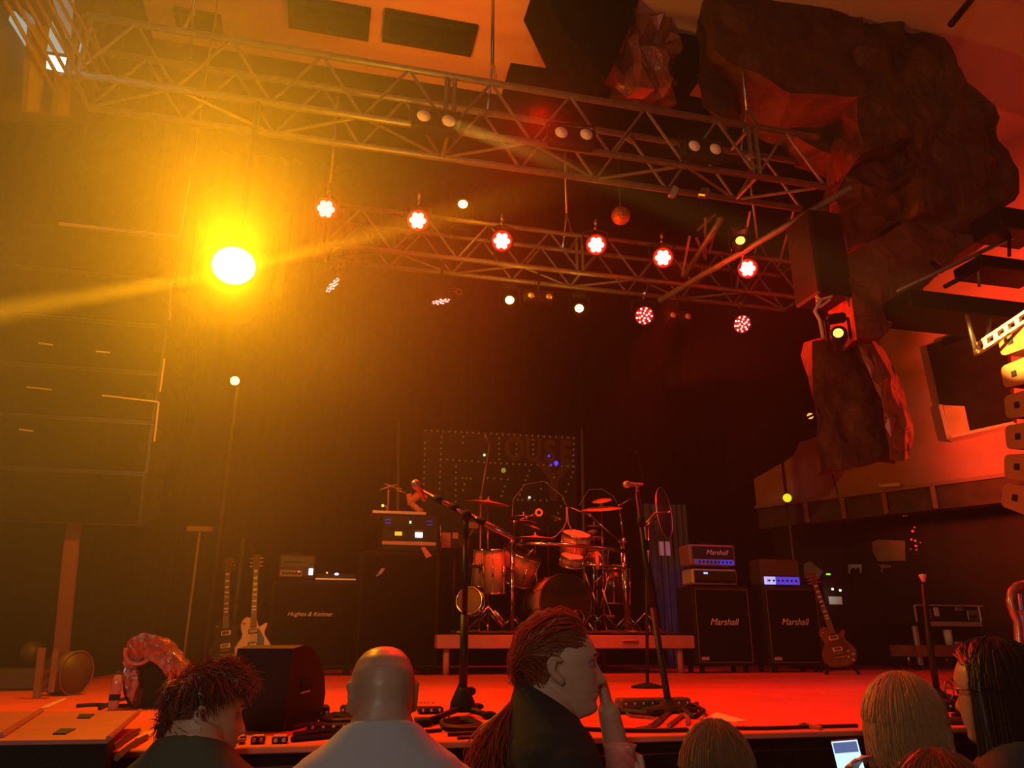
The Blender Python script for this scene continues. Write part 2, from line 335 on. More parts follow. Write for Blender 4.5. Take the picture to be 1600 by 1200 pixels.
# black boards under the ceiling
def board(pts, Y, th, name, label, m=blackcloth):
    a = [at(x, y, Y) for x, y in pts]; n = len(a); b = [p + V((0, th, 0)) for p in a]
    mb = MB().add(a + b, [tuple(range(n)), tuple(range(2 * n - 1, n - 1, -1))] + [(j, j + n, (j + 1) % n + n, (j + 1) % n) for j in range(n)])
    return struct(mb, name, m, label)
board([(838, -40), (1010, -40), (985, 40), (962, 95), (948, 124), (880, 45)], 5.0, .5, 'ceiling_baffle_upper', 'black angled baffle hanging under the ceiling')
board([(798, 98), (905, 114), (1010, 134), (1180, 172), (1250, 212), (1240, 262), (1100, 232), (780, 165)], 5.5, .12, 'ceiling_baffle_lower', 'long black baffle above the front truss')
board([(1060, -40), (1180, -40), (1150, 40), (1090, 130), (1050, 110)], 5.3, .3, 'ceiling_baffle_side', 'black baffle between the crumpled cladding and the rock')

board([(1140, 300), (1300, 380), (1300, 440), (1278, 530), (1276, 682), (1250, 690), (1240, 712), (1224, 722), (1140, 770)], 7.25, .1, 'trim_21', 'black drape leg hanging before the left end of the red wall', drape)
# ------------------------------------------------------------------ smoke hanging at stage left round the big amber lamp
def smoke():
    m = bpy.data.materials.new('stage_smoke'); m.use_nodes = True; nt = m.node_tree; nt.nodes.remove(nt.nodes['Principled BSDF'])
    s = nt.nodes.new('ShaderNodeVolumeScatter'); s.inputs['Color'].default_value = (1, .97, .92, 1); s.inputs['Anisotropy'].default_value = .15
    tc = nt.nodes.new('ShaderNodeTexCoord'); ln = nt.nodes.new('ShaderNodeVectorMath'); ln.operation = 'LENGTH'; nt.links.new(tc.outputs['Object'], ln.inputs[0])
    mr = nt.nodes.new('ShaderNodeMapRange'); mr.interpolation_type = 'SMOOTHSTEP'; mr.inputs['From Min'].default_value = .15; mr.inputs['From Max'].default_value = 1.0; mr.inputs['To Min'].default_value = 1; mr.inputs['To Max'].default_value = 0
    no = nt.nodes.new('ShaderNodeTexNoise'); no.inputs['Scale'].default_value = 2.2; no.inputs['Detail'].default_value = 2; nt.links.new(tc.outputs['Object'], no.inputs['Vector'])
    m2 = nt.nodes.new('ShaderNodeMapRange'); m2.inputs['From Min'].default_value = .35; m2.inputs['From Max'].default_value = .65; m2.inputs['To Min'].default_value = .55; m2.inputs['To Max'].default_value = 1.4
    a1 = nt.nodes.new('ShaderNodeMath'); a1.operation = 'MULTIPLY'; a2 = nt.nodes.new('ShaderNodeMath'); a2.operation = 'MULTIPLY'; a2.inputs[1].default_value = SMOKE
    nt.links.new(ln.outputs['Value'], mr.inputs['Value']); nt.links.new(no.outputs['Fac'], m2.inputs['Value']); nt.links.new(mr.outputs[0], a1.inputs[0]); nt.links.new(m2.outputs[0], a1.inputs[1]); nt.links.new(a1.outputs[0], a2.inputs[0]); nt.links.new(a2.outputs[0], s.inputs['Density'])
    nt.links.new(s.outputs[0], nt.nodes['Material Output'].inputs['Volume'])
    o = MB().ell((0, 0, 0), 1.0, 24, 16).build('smoke_haze', m, None, (0, 0, 0)); o.scale = (2.9, 3.3, 3.4); o.location = (-1.35, 3.9, 3.7); tag(o, None, None, None, 'stuff'); o['label'] = 'amber-lit smoke hanging at stage left round the glaring lamp'
SMOKE = .12
smoke()
# ------------------------------------------------------------------ lighting trusses
def box_truss(x0, x1, y0, z0, dp, h, label, step=.5, zc=7.2, hang=()):
    t = thing('box_truss', label, 'truss', ((x0 + x1) / 2, y0 + dp / 2, z0))
    for (y, z) in ((y0, z0), (y0, z0 + h), (y0 + dp, z0), (y0 + dp, z0 + h)):
        MB().tube([(x0, y, z), (x1, y, z)], .026, 8).build('chord', alu, t)
    n = int(round((x1 - x0) / step)); s = (x1 - x0) / n
    for i in range(n):
        a, b = x0 + s * i, x0 + s * (i + 1); m = (a + b) / 2
        for y in (y0, y0 + dp):
            MB().tube([(a, y, z0), (m, y, z0 + h)], .012, 5).build('brace', alu, t)
            MB().tube([(m, y, z0 + h), (b, y, z0)], .012, 5).build('brace', alu, t)
        MB().tube([(a, y0, z0), (b, y0 + dp, z0)] if i % 2 else [(b, y0, z0), (a, y0 + dp, z0)], .012, 5).build('brace', alu, t)
    for i in range(n + 1):
        if i % 4 == 0:
            a = x0 + s * i; w = .03
            MB().tube([(a - w, y0, z0), (a - w, y0, z0 + h)], .018, 5).build('upright', alu, t); MB().tube([(a + w, y0, z0), (a + w, y0, z0 + h)], .018, 5).build('upright', alu, t)
            MB().tube([(a, y0, z0), (a, y0 + dp, z0)], .016, 5).build('cross_bar', alu, t); MB().tube([(a, y0, z0 + h), (a, y0 + dp, z0 + h)], .016, 5).build('cross_bar', alu, t)
    for x in hang:
        MB().tube([(x, y0, z0 + h), (x, y0 + dp / 2, z0 + h + .35), (x, y0 + dp, z0 + h)], .012, 5).tube([(x, y0 + dp / 2, z0 + h + .3), (x, y0 + dp / 2, zc)], .014, 6).build('hoist_cable', steel, t)
    return t
TZ = 5.2
FY = atz(800, 218, TZ).y; FD = atz(800, 262, TZ).y - FY; FH = at(800, 135, FY).z - TZ
RY = atz(808, 415, TZ).y; RD = atz(808, 439, TZ).y - RY; RH = at(808, 356, RY).z - TZ
ft = box_truss(-1.8, 3.72, FY, TZ, FD, FH, 'long aluminium truss above the stage front holding the unlit twin lamps', step=.63, hang=(-1.2, 1.0, 3.2))
rt = box_truss(-.2, 4.75, RY, TZ, RD, RH, 'rear aluminium truss hung with the red and amber stage lamps', step=.6, zc=8.59, hang=(-.2, 2.2, 4.4))
def bar(name, label, cat, pts, r, m=alu, n=8): return solo(MB().tube(pts, r, n), name, m, label, cat, pts[0])
st = thing('side_truss', 'slanting truss arm linking the two trusses at the right end', 'truss', at(1330, 292, 4.75))
a0, a1 = at(1332, 292, 4.75), at(1030, 470, 6.62)
MB().tube([a0, a1], .03).build('chord', alu, st)
b0, b1 = atz(1240, 300, TZ), at(1132, 342, 5.7); b1 = at(1128, 340, 5.75); b2 = at(1068, 432, 6.5)
MB().tube([b1, b2], .028).build('chord', alu, st)
for q in [((1102, 405), (1088, 372)), ((1102, 405), (1102, 340)), ((1108, 396), (1122, 340)), ((1066, 430), (1078, 368)), ((1090, 360), (1118, 335))]:
    MB().tube([at(*q[0], 6.3), at(*q[1], 6.0)], .014, 5).build('brace', alu, st)
for x in ((1150, 455, 1172, 330), (1215, 420, 1240, 330)):
    MB().tube([at(x[0], x[1], 6.55), at(x[2], x[3], 5.4)], .012, 5).build('brace', alu, st)
# ------------------------------------------------------------------ lamps on the trusses
led_white = glow('led_core', (1, .42, .34), 3.2); led_red = glow('led_dot', (1, .30, .25), 9); led_plate_glow = mat('led_plate', (.25, .01, .01), .4, emit=(1, .01, .004), es=.55)  # plate behind the LED dots glows in place of reflected red light
led_halo_face = mat('led_halo_face', (.3, .01, .01), .4, emit=(1, .02, .004), es=1.3)  # red glow put into the front plate imitates the halo round the LEDs
amber_lens = glow('amber_lens', (1, .62, .12), 9); amber_dim = glow('amber_lens_dim', (1, .55, .06), 3)
def clamp(mb, z): return mb.torus((0, .03, z), .03, .012, (1, 0, 0), 12, 5).tube([(0, .03, z - .03), (0, .03, z - .07)], .012, 6)
def par_can(label, bright):
    t = thing('par_can', label, 'stage lamp', (0, 0, 0), 'red led wash lamps on the rear truss' if bright else 'red led lamps under the rear truss')
    MB().lathe([(.03, .10), (.075, .09), (.095, .03), (.1, -.07), (.108, -.085), (.1, -.085), (.098, -.06)], (0, 0, 0), (0, 1, 0), 20).build('housing', black, t)
    MB().tube([(-.115, 0, 0), (-.118, .02, .12), (0, .03, .15), (.118, .02, .12), (.115, 0, 0)], .01, 6).build('yoke', black, t)
    clamp(MB(), .21).build('clamp', steel, t)
    p = MB().disc((0, -.066, 0), .094, (0, 1, 0), 20).build('lens_plate', led_halo_face if bright else led_plate_glow, t)
    if bright:
        mb = MB().disc((0, -.075, 0), .034, (0, 1, 0), 12)
        for k in range(6): mb.disc((.05 * cos(k * pi / 3), -.075, .05 * sin(k * pi / 3)), .028, (0, 1, 0), 12)
        mb.build('led_cluster', led_white, p)
    else:
        for rr, nn in ((.025, 4), (.052, 6), (.078, 9)):
            for k in range(nn):
                a = k * 2 * pi / nn + rr * 9
                MB().disc((rr * cos(a), -.072, rr * sin(a)), .0095, (0, 1, 0), 8).build('led', led_red, p)
    return t
LPS = []
proto = par_can('x', True)
wh = ['leftmost bright red lamp of the upper row', 'second bright red lamp from the left, below the amber lamp', 'third bright red lamp in the row, lowest left of the centre', 'fourth bright red lamp in the row, right of the centre', 'fifth bright red lamp, beside the slanting truss arm', 'last bright red lamp at the right truss end']
for i, (x, y) in enumerate(RED_PX):
    p = at(x, y, 6.22); o = proto if i == 0 else dup(proto)
    o.location = p; o['label'] = wh[i]; o.rotation_euler = look(C0 + V((i * .3, 0, .4)) - p); LPS.append((o, [p + V((0, .02, .18)), (p.x, RY - .03, p.z + .16), (p.x, RY, TZ if p.z < TZ + .1 else TZ + RH)]))
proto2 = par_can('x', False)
wl = ['red dotted lamp seen edge-on right of the big amber glare', 'flat tilted red dotted lamp below the second bright red one', 'round red dotted lamp right of the amber lamps', 'round red dotted lamp at the far right under the truss']
dirs = [(.75, -.1, -.65), (.2, .05, -1.0), (-.1, -.75, -.55), (-.05, -.85, -.5)]
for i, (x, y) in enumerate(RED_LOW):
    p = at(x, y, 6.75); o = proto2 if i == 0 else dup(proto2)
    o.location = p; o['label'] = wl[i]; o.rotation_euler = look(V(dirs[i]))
    LPS.append((o, [p + V((0, .03, .08)), (p.x, RY + .01, TZ)]))
for o, pts in LPS: attach(MB().tube(pts, .014, 6).build('arm', black), o)
def moving_head(label, lens, s=1.0, up=False, base=True):
    t = thing('moving_head', label, 'stage lamp', (0, 0, 0), 'moving head lamps')
    k = -1 if up else 1
    if base: MB().box((0, .06, k * .34 * s), (.3 * s, .24 * s, .12 * s), b=.02).build('base', black, t)
    for sx in (-1, 1): MB().box((sx * .17 * s, .04, k * .13 * s), (.045 * s, .13 * s, .36 * s), b=.015).build('yoke_arm', black, t)
    MB().lathe([(.07 * s, .2 * s), (.12 * s, .17 * s), (.14 * s, .05 * s), (.13 * s, -.1 * s), (.10 * s, -.14 * s), (.085 * s, -.14 * s), (.08 * s, -.12 * s)], (0, 0, 0), (0, 1, 0), 20).build('lamp_head', black, t)
    MB().lathe([(.0795 * s, -.118 * s), (.06 * s, -.128 * s), (.0, -.133 * s)], (0, 0, 0), (0, 1, 0), 18, cap=False).build('lens', lens, t)
    return t
glare = glow('glare_lens', (1, .85, .5), 2.5)
for (x, y, Y, lens, s, up, lab) in [(360, 425, 4.35, glare, 1.6, False, 'dazzling amber moving head glaring straight at the crowd'),
        (726, 317, 6.5, amber_lens, .62, True, 'amber lamp glowing above the second red lamp'),
        (800, 467, 6.75, amber_lens, .58, False, 'amber lamp hanging under the truss, left of its pair'),
        (910, 480, 6.75, amber_lens, .58, False, 'amber lamp hanging under the truss, right of its pair'),
        (1166, 373, 5.6, amber_dim, .56, False, 'amber moving head inside the right truss corner'),
        (1323, 517, 4.75, amber_dim, .5, False, 'black moving head with small amber lens by the right wall')]:
    o = moving_head(lab, lens, s, up, Y > 4.5); p = at(x, y, Y) + V((0, .1, 0)); o.location = p; dd = C0 - p; o.rotation_euler = (0, 0, atan2(dd.x, -dd.y))
    ztop = p.z + .38 * s
    if Y < 4.5: attach(MB().tube([(p.x, p.y + .1, p.z + .1), (p.x, p.y + .1, p.z + .5), (p.x, FY, TZ)], .022, 6).build('drop_pole', black), o)
    if not up and Y > 6 and ztop < TZ: attach(MB().tube([(p.x, p.y + .06, ztop - .05), (p.x, min(max(p.y, RY), RY + RD), TZ)], .02, 6).build('hanger', black), o)
# black hanger block and cables over the right moving head
p = at(1310, 440, 4.85); mb = MB()
h = thing('lamp_column', 'black hanging box above the moving head by the right wall', 'box', p)
q0, q1 = at(1272, 395, 4.9), at(1336, 462, 4.9); MB().bx(q0.x, q1.x, 4.9, 5.25, q1.z, at(1300, 330, 4.9).z, b=.02).build('box_body', black, h)
for x in (1276, 1325): MB().tube([at(x, 462, 4.95), at(x + 1, 478, 4.88)], .012, 6).build('strap', alu, h)
cl = [at(x, y, 4.72) for x, y in ((1275, 462), (1283, 470), (1273, 486), (1281, 500), (1286, 528))]
MB().tube(cl, .014, 6).tube([at(1276, 470, 4.72), at(1300, 463, 4.7)], .012, 5).tube([at(1281, 480, 4.72), at(1297, 468, 4.7)], .01, 5).build('cable_tail', mat('pale_cable', (.5, .4, .38), .35), h)
# twin blinders on the front truss, unlit
def blinder(label, p, q, Y, r, lensm, group, name='twin_lamp'):
    a, b = at(*p, Y), at(*q, Y); c = (a + b) / 2; t = thing(name, label, 'stage lamp', c, group)
    dd = (b - a); L = dd.length; R = frame((0, 1, 0), dd.normalized())
    def loc(x, y, z): return c + dd.normalized() * x + V((0, y, 0)) + V((0, 0, z))
    MB().box(loc(0, .06, 0), (L + 3.0 * r, .10, 2.9 * r), b=.015).build('housing', black, t)
    MB().tube([loc(-L / 2 - 1.7 * r, .06, 0), loc(-L / 2 - 1.7 * r, .06, 2.3 * r), loc(L / 2 + 1.7 * r, .06, 2.3 * r), loc(L / 2 + 1.7 * r, .06, 0)], .011, 6).build('bracket', black, t)
    for k in (a, b):
        MB().torus(k + V((0, .004, 0)), r, r * .14, (0, 1, 0), 20, 6).build('rim', black, t)
        MB().lathe([(r * .96, .0), (r * .6, -.012), (r * .2, -.018), (0.001, -.019)], k, (0, 1, 0), 18, cap=False).build('lens', lensm, t)
    return t
lens_grey = mat('unlit_lens', (.9, .8, .7), .6)
for (p, q), lab in zip((((662, 181), (701, 189)), ((877, 207), (916, 210)), ((1085, 228), (1118, 233))), ('unlit twin lamp on the front truss, leftmost of three', 'unlit twin lamp in the middle of the front truss', 'unlit twin lamp near the right end of the front truss')):
    blinder(lab, p, q, FY - .13, .052, lens_grey, 'unlit twin lamps on the front truss')
for (p, q), lab in zip((((830, 461), (858, 463)), ((1052, 492), (1075, 494))), ('small unlit twin lamp between the two amber lamps', 'small unlit twin lamp between the two round dotted lamps')):
    tw = blinder(lab, p, q, 6.6, .033, mat('unlit_lens_red', (.6, .35, .3), .35, .4), 'small unlit twin lamps under the rear truss', 'small_twin_lamp'); tl = V(tw.location); MB().tube([tl + V((0, .08, .05)), (tl.x, 6.62, TZ)], .012, 6).build('drop_pole', black, tw)
for i, (x, y, r) in enumerate(((970, 337, 17),)):
    p = at(x, y, 6.0); R_ = r * 6.4 / FPX; t = thing('hanging_ball', 'dull brown faceted ball hanging behind the front truss', 'ball', p)
    MB().ell(p, R_, 14, 9).build('ball', mat('dull_ball', (.35, .17, .09), .45, .3, var=.3, scale=20), t, smooth=False)
    MB().tube([p + V((0, 0, R_)), (p.x, p.y, 7.19)], .006, 5).build('cord', steel, t)
# odd clips and clamps glinting on the front truss
for i, (x, y) in enumerate(((1052, 300), (1100, 302), (985, 215), (1170, 250))):
    MB().box(at(x, y, FY + .02), (.05, .07, .09), Euler((.4, .3, i)).to_matrix(), b=.01).build('clamp', steel, ft)
# ------------------------------------------------------------------ flown loudspeakers
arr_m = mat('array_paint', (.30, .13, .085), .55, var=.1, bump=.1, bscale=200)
def array_box(label, group, m, w=.8, d=.55, hf=.20, hr=.155):
    t = thing('array_speaker', label, 'loudspeaker', (0, 0, 0), group)
    poly = [(0, -hf / 2), (d * .45, -hf * .47), (d - .03, -hr / 2), (d - .008, -hr / 2 + .012), (d, -hr / 2 + .035), (d, hr / 2 - .035), (d - .008, hr / 2 - .012), (d - .03, hr / 2), (d * .45, hf * .47), (0, hf / 2)]
    X = M4(((0, 1, 0), (1, 0, 0), (0, 0, 1)))    # (depth, z) outline swept along x
    MB().prism(poly, w, X.to_4x4()).build('cabinet', m, t)
    MB().bx(.02, w - .02, -.012, .004, -hf / 2 + .012, hf / 2 - .012, b=.005).build('grille', grille, t)
    for x in (-.002, w + .002): MB().bx(x - .004, x + .004, .435, .475, -.021, .021, b=.003).build('handle_recess', black, t)
    for x in (.05, w - .05): MB().bx(x - .02, x + .02, -.03, .0, -.03, .03, b=.004).build('rigging_bracket', black, t)
    return t
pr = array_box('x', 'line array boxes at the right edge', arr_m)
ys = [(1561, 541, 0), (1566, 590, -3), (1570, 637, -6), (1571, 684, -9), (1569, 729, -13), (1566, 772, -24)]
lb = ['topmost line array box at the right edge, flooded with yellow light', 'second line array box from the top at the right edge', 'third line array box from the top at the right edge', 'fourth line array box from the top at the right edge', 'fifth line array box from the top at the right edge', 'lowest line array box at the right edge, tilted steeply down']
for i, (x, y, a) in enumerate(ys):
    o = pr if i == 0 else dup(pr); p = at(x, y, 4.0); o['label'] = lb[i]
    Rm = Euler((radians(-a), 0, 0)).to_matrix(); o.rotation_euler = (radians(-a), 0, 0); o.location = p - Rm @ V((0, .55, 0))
# fly bar of the right array
p = at(1530, 548, 4.0); t = thing('fly_bar', 'slotted yellow-lit steel fly bar on top of the right line array', 'rigging', p)
q = [at(1522, 556, 4.1), at(1640, 478, 3.6)]; dv = q[1] - q[0]
mb = MB(); nn = 7; up_ = V((0, 0, .075))
for i in range(nn):
    a = q[0] + dv * (i / nn); b = q[0] + dv * ((i + .38) / nn)
    mb.rings([[a, a + V((.03, 0, 0)), a + V((.03, 0, 0)) + up_, a + up_], [b, b + V((.03, 0, 0)), b + V((.03, 0, 0)) + up_, b + up_]], smooth=False)
for z in (0, .06): mb.rings([[q[k] + V((0, 0, z)), q[k] + V((.03, 0, z)), q[k] + V((.03, 0, z + .018)), q[k] + V((0, 0, z + .018))] for k in (0, 1)], smooth=False)
mb.build('slotted_bar', mat('yellowish_steel', (.7, .6, .45), .5, .3), t)
for x0, y0, x1, y1 in ((1511, 492, 1524, 545), (1547, 498, 1541, 536)): MB().tube([at(x0, y0, 4.05), at(x1, y1, 4.05)], .016, 6).build('lifting_chain', alu, t)
# left array, seen from the front
AY = 5.2; AS = AY / 3.7
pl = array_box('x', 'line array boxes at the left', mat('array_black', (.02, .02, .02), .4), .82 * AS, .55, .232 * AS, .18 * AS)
xr = at(255, 560, AY).x; z0 = at(255, 404, AY).z
LB = []
ll = ['topmost black line array box hanging at the left', 'second black line array box from the top at the left', 'third black line array box from the top at the left', 'fourth black line array box from the top at the left', 'fifth black line array box from the top at the left', 'lowest black line array box hanging at the left']
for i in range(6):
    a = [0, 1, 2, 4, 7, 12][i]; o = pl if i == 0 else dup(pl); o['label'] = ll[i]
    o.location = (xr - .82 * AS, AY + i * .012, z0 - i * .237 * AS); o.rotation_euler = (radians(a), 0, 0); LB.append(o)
t = thing('fly_bar', 'thin fly bar with clamps on top of the left line array', 'rigging', (xr - .4, AY + .1, z0 + .2))
gl = mat('worn_steel', (.9, .7, .5), .3, .7)
MB().bx(xr - .8, xr + .02, AY + .04, AY + .08, z0 + .19, z0 + .215).build('bar', gl, t)
MB().tube([(xr - .02, AY + .06, z0 + .2), (xr - .02, AY + .06, 7.19)], .008, 5).build('cable', steel, t)
MB().tube([(xr + .012, AY, z0 + .2), (xr + .012, AY, z0 - .2)], .009, 5).build('side_link', gl, t)
for i, (x0, y0, x1, y1) in enumerate(((160, 618, 247, 628), (42, 605, 80, 609), (248, 628, 241, 690), (60, 536, 82, 539), (150, 549, 172, 551), (30, 671, 52, 674), (257, 560, 250, 612), (267, 440, 265, 500))):
    attach(MB().tube([at(x0, y0, AY - .01), at(x1, y1, AY - .01)], .006, 5).build('edge_glint', gl), LB[[3, 3, 4, 2, 2, 4, 3, 1][i]])  # thin bright bars imitate glints along the box edges
# ------------------------------------------------------------------ boxes and window on the right wall
def pbox(name, label, cat, x0, y0, x1, y1, Y, dp, m, b=.01, group=None):
    a, c = at(x0, y0, Y), at(x1, y1, Y); return solo(MB().bx(a.x, c.x, Y, Y + dp, c.z, a.z, b=b), name, m, label, cat, ((a.x + c.x) / 2, Y, c.z), group)
t = thing('wall_speaker', 'black speaker with frayed top hung on the red right wall', 'loudspeaker', wall_px(1500, 620))
def wp(x, y, o=0): return wall_px(x, y) + nW * o
F4 = [(1455, 546), (1575, 505), (1590, 668), (1488, 690)]
def wslab(pts, o0, o1, name, m, par):
    a = [wp(x, y, o0) for x, y in pts]; b = [wp(x, y, o0) + nW * (o1 - o0) for x, y in pts]; n = len(a)
    return MB().add(a + b, [tuple(range(n)), tuple(range(2 * n - 1, n - 1, -1))] + [(j, j + n, (j + 1) % n + n, (j + 1) % n) for j in range(n)]).build(name, m, par)
wslab(F4, .01, .16, 'cabinet', black, t)
wslab([(1481, 536), (1560, 508), (1560, 520), (1482, 546)], .05, .2, 'top_edge', blackcloth, t)
wslab([(1475, 639), (1480, 637), (1495, 689), (1488, 691)], .01, .19, 'frame_side', mat('pale_frame', (.75, .55, .4), .5), t)
wslab([(1488, 686), (1590, 664), (1590, 668), (1488, 691)], .01, .19, 'frame_bottom', mat('pale_frame', (.75, .55, .4), .5), t)
wslab([(1481, 638), (1514, 640), (1523, 681), (1494, 688)], .16, .175, 'front_panel', mat('tan_panel', (.6, .42, .2), .6, var=.1), t)  # tan colour stands in for the patch of amber light here
def bars(name, label, cat, items, loc):
    t = thing(name, label, cat, loc)
    for nm, pts, r, m in items: MB().tube(pts, r, 6).build(nm, m, t)
    return t
pbox('projector_shelf', 'long black box on a bracket over the wall speaker', 'box', 1420, 450, 1640, 502, 4.6, .45, black)
pbox('black_case', 'small black box nearest the top right, above the bracket', 'box', 1558, 320, 1640, 364, 4.4, .3, black)
pbox('black_case', 'flat black box just above the long black box', 'box', 1532, 396, 1640, 428, 4.5, .3, black)
bars('wall_bracket', 'red-lit pipe bracket running up to the black boxes', 'bracket', [('pipe', [at(1400, 456, 4.75), at(1530, 395, 4.6), at(1640, 345, 4.5)], .018, alu), ('pipe', [at(1476, 448, 4.65), at(1545, 412, 4.55)], .02, black), ('upright', [at(1526, 395, 4.55), at(1530, 448, 4.6)], .012, alu), ('upright', [at(1577, 362, 4.5), at(1577, 400, 4.5)], .014, black), ('upright', [at(1456, 410, 4.8), at(1472, 424, 4.7)], .02, black)], at(1400, 456, 4.75))
solo(MB().tube([at(1486, 38, 4.2), at(1522, -6, 4.2)], .03, 8), 'ceiling_pipe', black, 'short black pipe at the top right corner', 'pipe', at(1486, 38, 4.2))
bar('lit_strip', 'short bright red strip on the ledge of the right wall', 'strip', [wp(1379, 761, .1), wp(1412, 759, .1)], .025, mat('pale_frame', (.75, .55, .4), .5))
# ------------------------------------------------------------------ backline
script_m = mat('logo_white', (.75, .62, .6), .5)
def P3(x, y, Y): return at(x, y, Y)
def cab(label, x0, y0, x1, y1, Y, dp, logo=None, lx=.5, ly=.5, ls=.1, name='speaker_cabinet', group=None, plate=True, shear=.35, pip=True):
    a, c = at(x0, y0, Y), at(x1, y1, Y); t = thing(name, label, 'loudspeaker', ((a.x + c.x) / 2, Y + dp / 2, SZ), group)
    z0, z1 = max(c.z, SZ + .05), a.z; w = c.x - a.x; h = z1 - z0
    MB().bx(a.x, c.x, Y, Y + dp, z0, z1, b=.018).build('cabinet', tolex, t)
    g = MB().bx(a.x + .035, c.x - .035, Y - .008, Y + .004, z0 + .035, z1 - .035, b=.004).build('grille_cloth', grille, t)
    if pip:
        mb = MB(); q = [V((a.x + .032, Y - .006, z0 + .032)), V((c.x - .032, Y - .006, z0 + .032)), V((c.x - .032, Y - .006, z1 - .032)), V((a.x + .032, Y - .006, z1 - .032))]
        for i in range(4): mb.tube([q[i], q[(i + 1) % 4]], .004, 5)
        mb.build('piping', mat('piping', (.16, .10, .08), .6), t)
    if logo:
        l = text(logo, ls, (a.x + w * lx, Y - .012, z0 + h * ly), (pi / 2, 0, 0), script_m, g, shear=shear)
    if plate: MB().bx(a.x + .05, a.x + .13, Y - .012, Y, z0 + .05, z0 + .08, b=.003).build('badge', mat('badge', (.5, .35, .3), .4), t)
    for sx in (a.x + .08, c.x - .08):
        for yy in (Y + .06, Y + dp - .06): MB().lathe([(.022, 0), (.026, .02), (.022, z0 - SZ + .006)], (sx, yy, SZ), n=10).build('foot', rubber, t)
    for sx, k in ((a.x, -1), (c.x, 1)): MB().bx(sx - .004, sx + .004, Y + dp * .3, Y + dp * .65, z0 + h * .5 - .04, z0 + h * .5 + .04, b=.003).build('side_handle', rubber, t)
    return t, a, c
YM = 7.05
def zsit(y, Y, x=800): return at(x, y, Y).z
cab('black speaker cabinet with white script logo, left of the right-hand pair', 1080, 915, 1182, 1040, YM, .36, 'Marshall', .5, .54, .088, group='cabinets with the white script logo')
cab('black speaker cabinet with white script logo, behind the leaning guitar', 1191, 915, 1292, 1040, YM, .36, 'Marshall', .5, .54, .088, group='cabinets with the white script logo')
zt = at(1130, 915, YM).z
def head(label, x0, y0, x1, y1, Y, dp, z0, shell, faces, logo=None, knobs=0):
    a, c = at(x0, y0, Y), at(x1, y1, Y); t = thing('amplifier_head', label, 'amplifier', ((a.x + c.x) / 2, Y + dp / 2, z0))
    w = c.x - a.x; h = a.z - z0
    MB().bx(a.x, c.x, Y, Y + dp, z0 + .012, a.z, b=.016).build('shell', shell, t)
    for sx in (a.x + .05, c.x - .05):
        for yy in (Y + .04, Y + dp - .04): MB().lathe([(.014, 0), (.016, .014)], (sx, yy, z0), n=8).build('foot', rubber, t)
    for nm, u0, v0, u1, v1, m in faces:
        MB().bx(a.x + w * u0, a.x + w * u1, Y - .006, Y + .004, z0 + h * v0, z0 + h * v1, b=.002).build(nm, m, t)
    if knobs:
        nm, u0, v0, u1, v1, m = faces[1]
        for i in range(knobs):
            f = (i + .5) / knobs; MB().lathe([(.011, 0), (.009, .012)], (a.x + w * (u0 + .06 + (u1 - u0 - .1) * f), Y - .006, z0 + h * (v0 + v1) / 2), (0, -1, 0), 8).build('knob', rubber, t)
    if logo: text(logo[0], logo[1], (a.x + w * logo[2], Y - .012, z0 + h * logo[3]), (pi / 2, 0, 0), script_m, t, shear=.35)
    MB().tube([(a.x + w * .36, Y + dp / 2, a.z - .004), (a.x + w * .38, Y + dp / 2, a.z + .025), (a.x + w * .62, Y + dp / 2, a.z + .025), (a.x + w * .64, Y + dp / 2, a.z - .004)], .007, 6).build('handle', rubber, t)
    return t, a, c
tan_tolex = mat('brown_tolex', (.26, .14, .11), .55, bump=.3, bscale=200)
blue_panel = mat('lit_blue_panel', (.12, .12, .3), .4, emit=(.10, .07, 1), es=.55); blue_dim = mat('lit_blue_panel_dim', (.2, .15, .25), .4, emit=(.10, .08, .8), es=.12)
white_panel = mat('lit_white_panel', (.8, .8, .8), .4, emit=(.75, .72, 1), es=.75)
dark_panel = mat('dark_panel', (.02, .018, .017), .5)
z2 = at(1117, 909, YM + .02).z
zH = at(1117, 886, YM + .02).z
head('low amplifier head with pale rim, under the upper logo amplifier', 1081, 888, 1153, 909, YM + .02, .24, zt, mat('pale_rim', (.5, .4, .42), .5), [('front_panel', .035, .14, .965, .88, dark_panel), ('control_panel', .06, .2, .94, .34, dark_panel), ('status_light', .24, .66, .34, .8, glow('blue_led', (.3, .45, 1), 2.2))], knobs=4)
head('brown amplifier head with white logo and blue-lit knobs, top of the right stack', 1076, 850, 1151, 886, YM + .02, .24, zH, tan_tolex, [('front_grille', .06, .36, .95, .92, dark_panel), ('control_panel', .10, .10, .95, .33, blue_dim), ('control_panel', .62, .11, .945, .32, blue_panel)], ('Marshall', .07, .58, .64), 9)
head('dark amplifier head with glowing blue and white panel, beside the pale-rimmed one', 1187, 873, 1252, 909, YM + .02, .24, zt, mat('dark_brown_tolex', (.05, .03, .026), .6, bump=.3, bscale=200), [('front_grille', .05, .42, .95, .93, mat('brown_grille', (.09, .05, .045), .8)), ('control_panel', .06, .08, .95, .36, blue_panel), ('lit_panel', .06, .08, .34, .36, white_panel), ('red_switch', .12, .16, .17, .29, glow('red_switch', (1, .05, .02), .6))], None, 7)
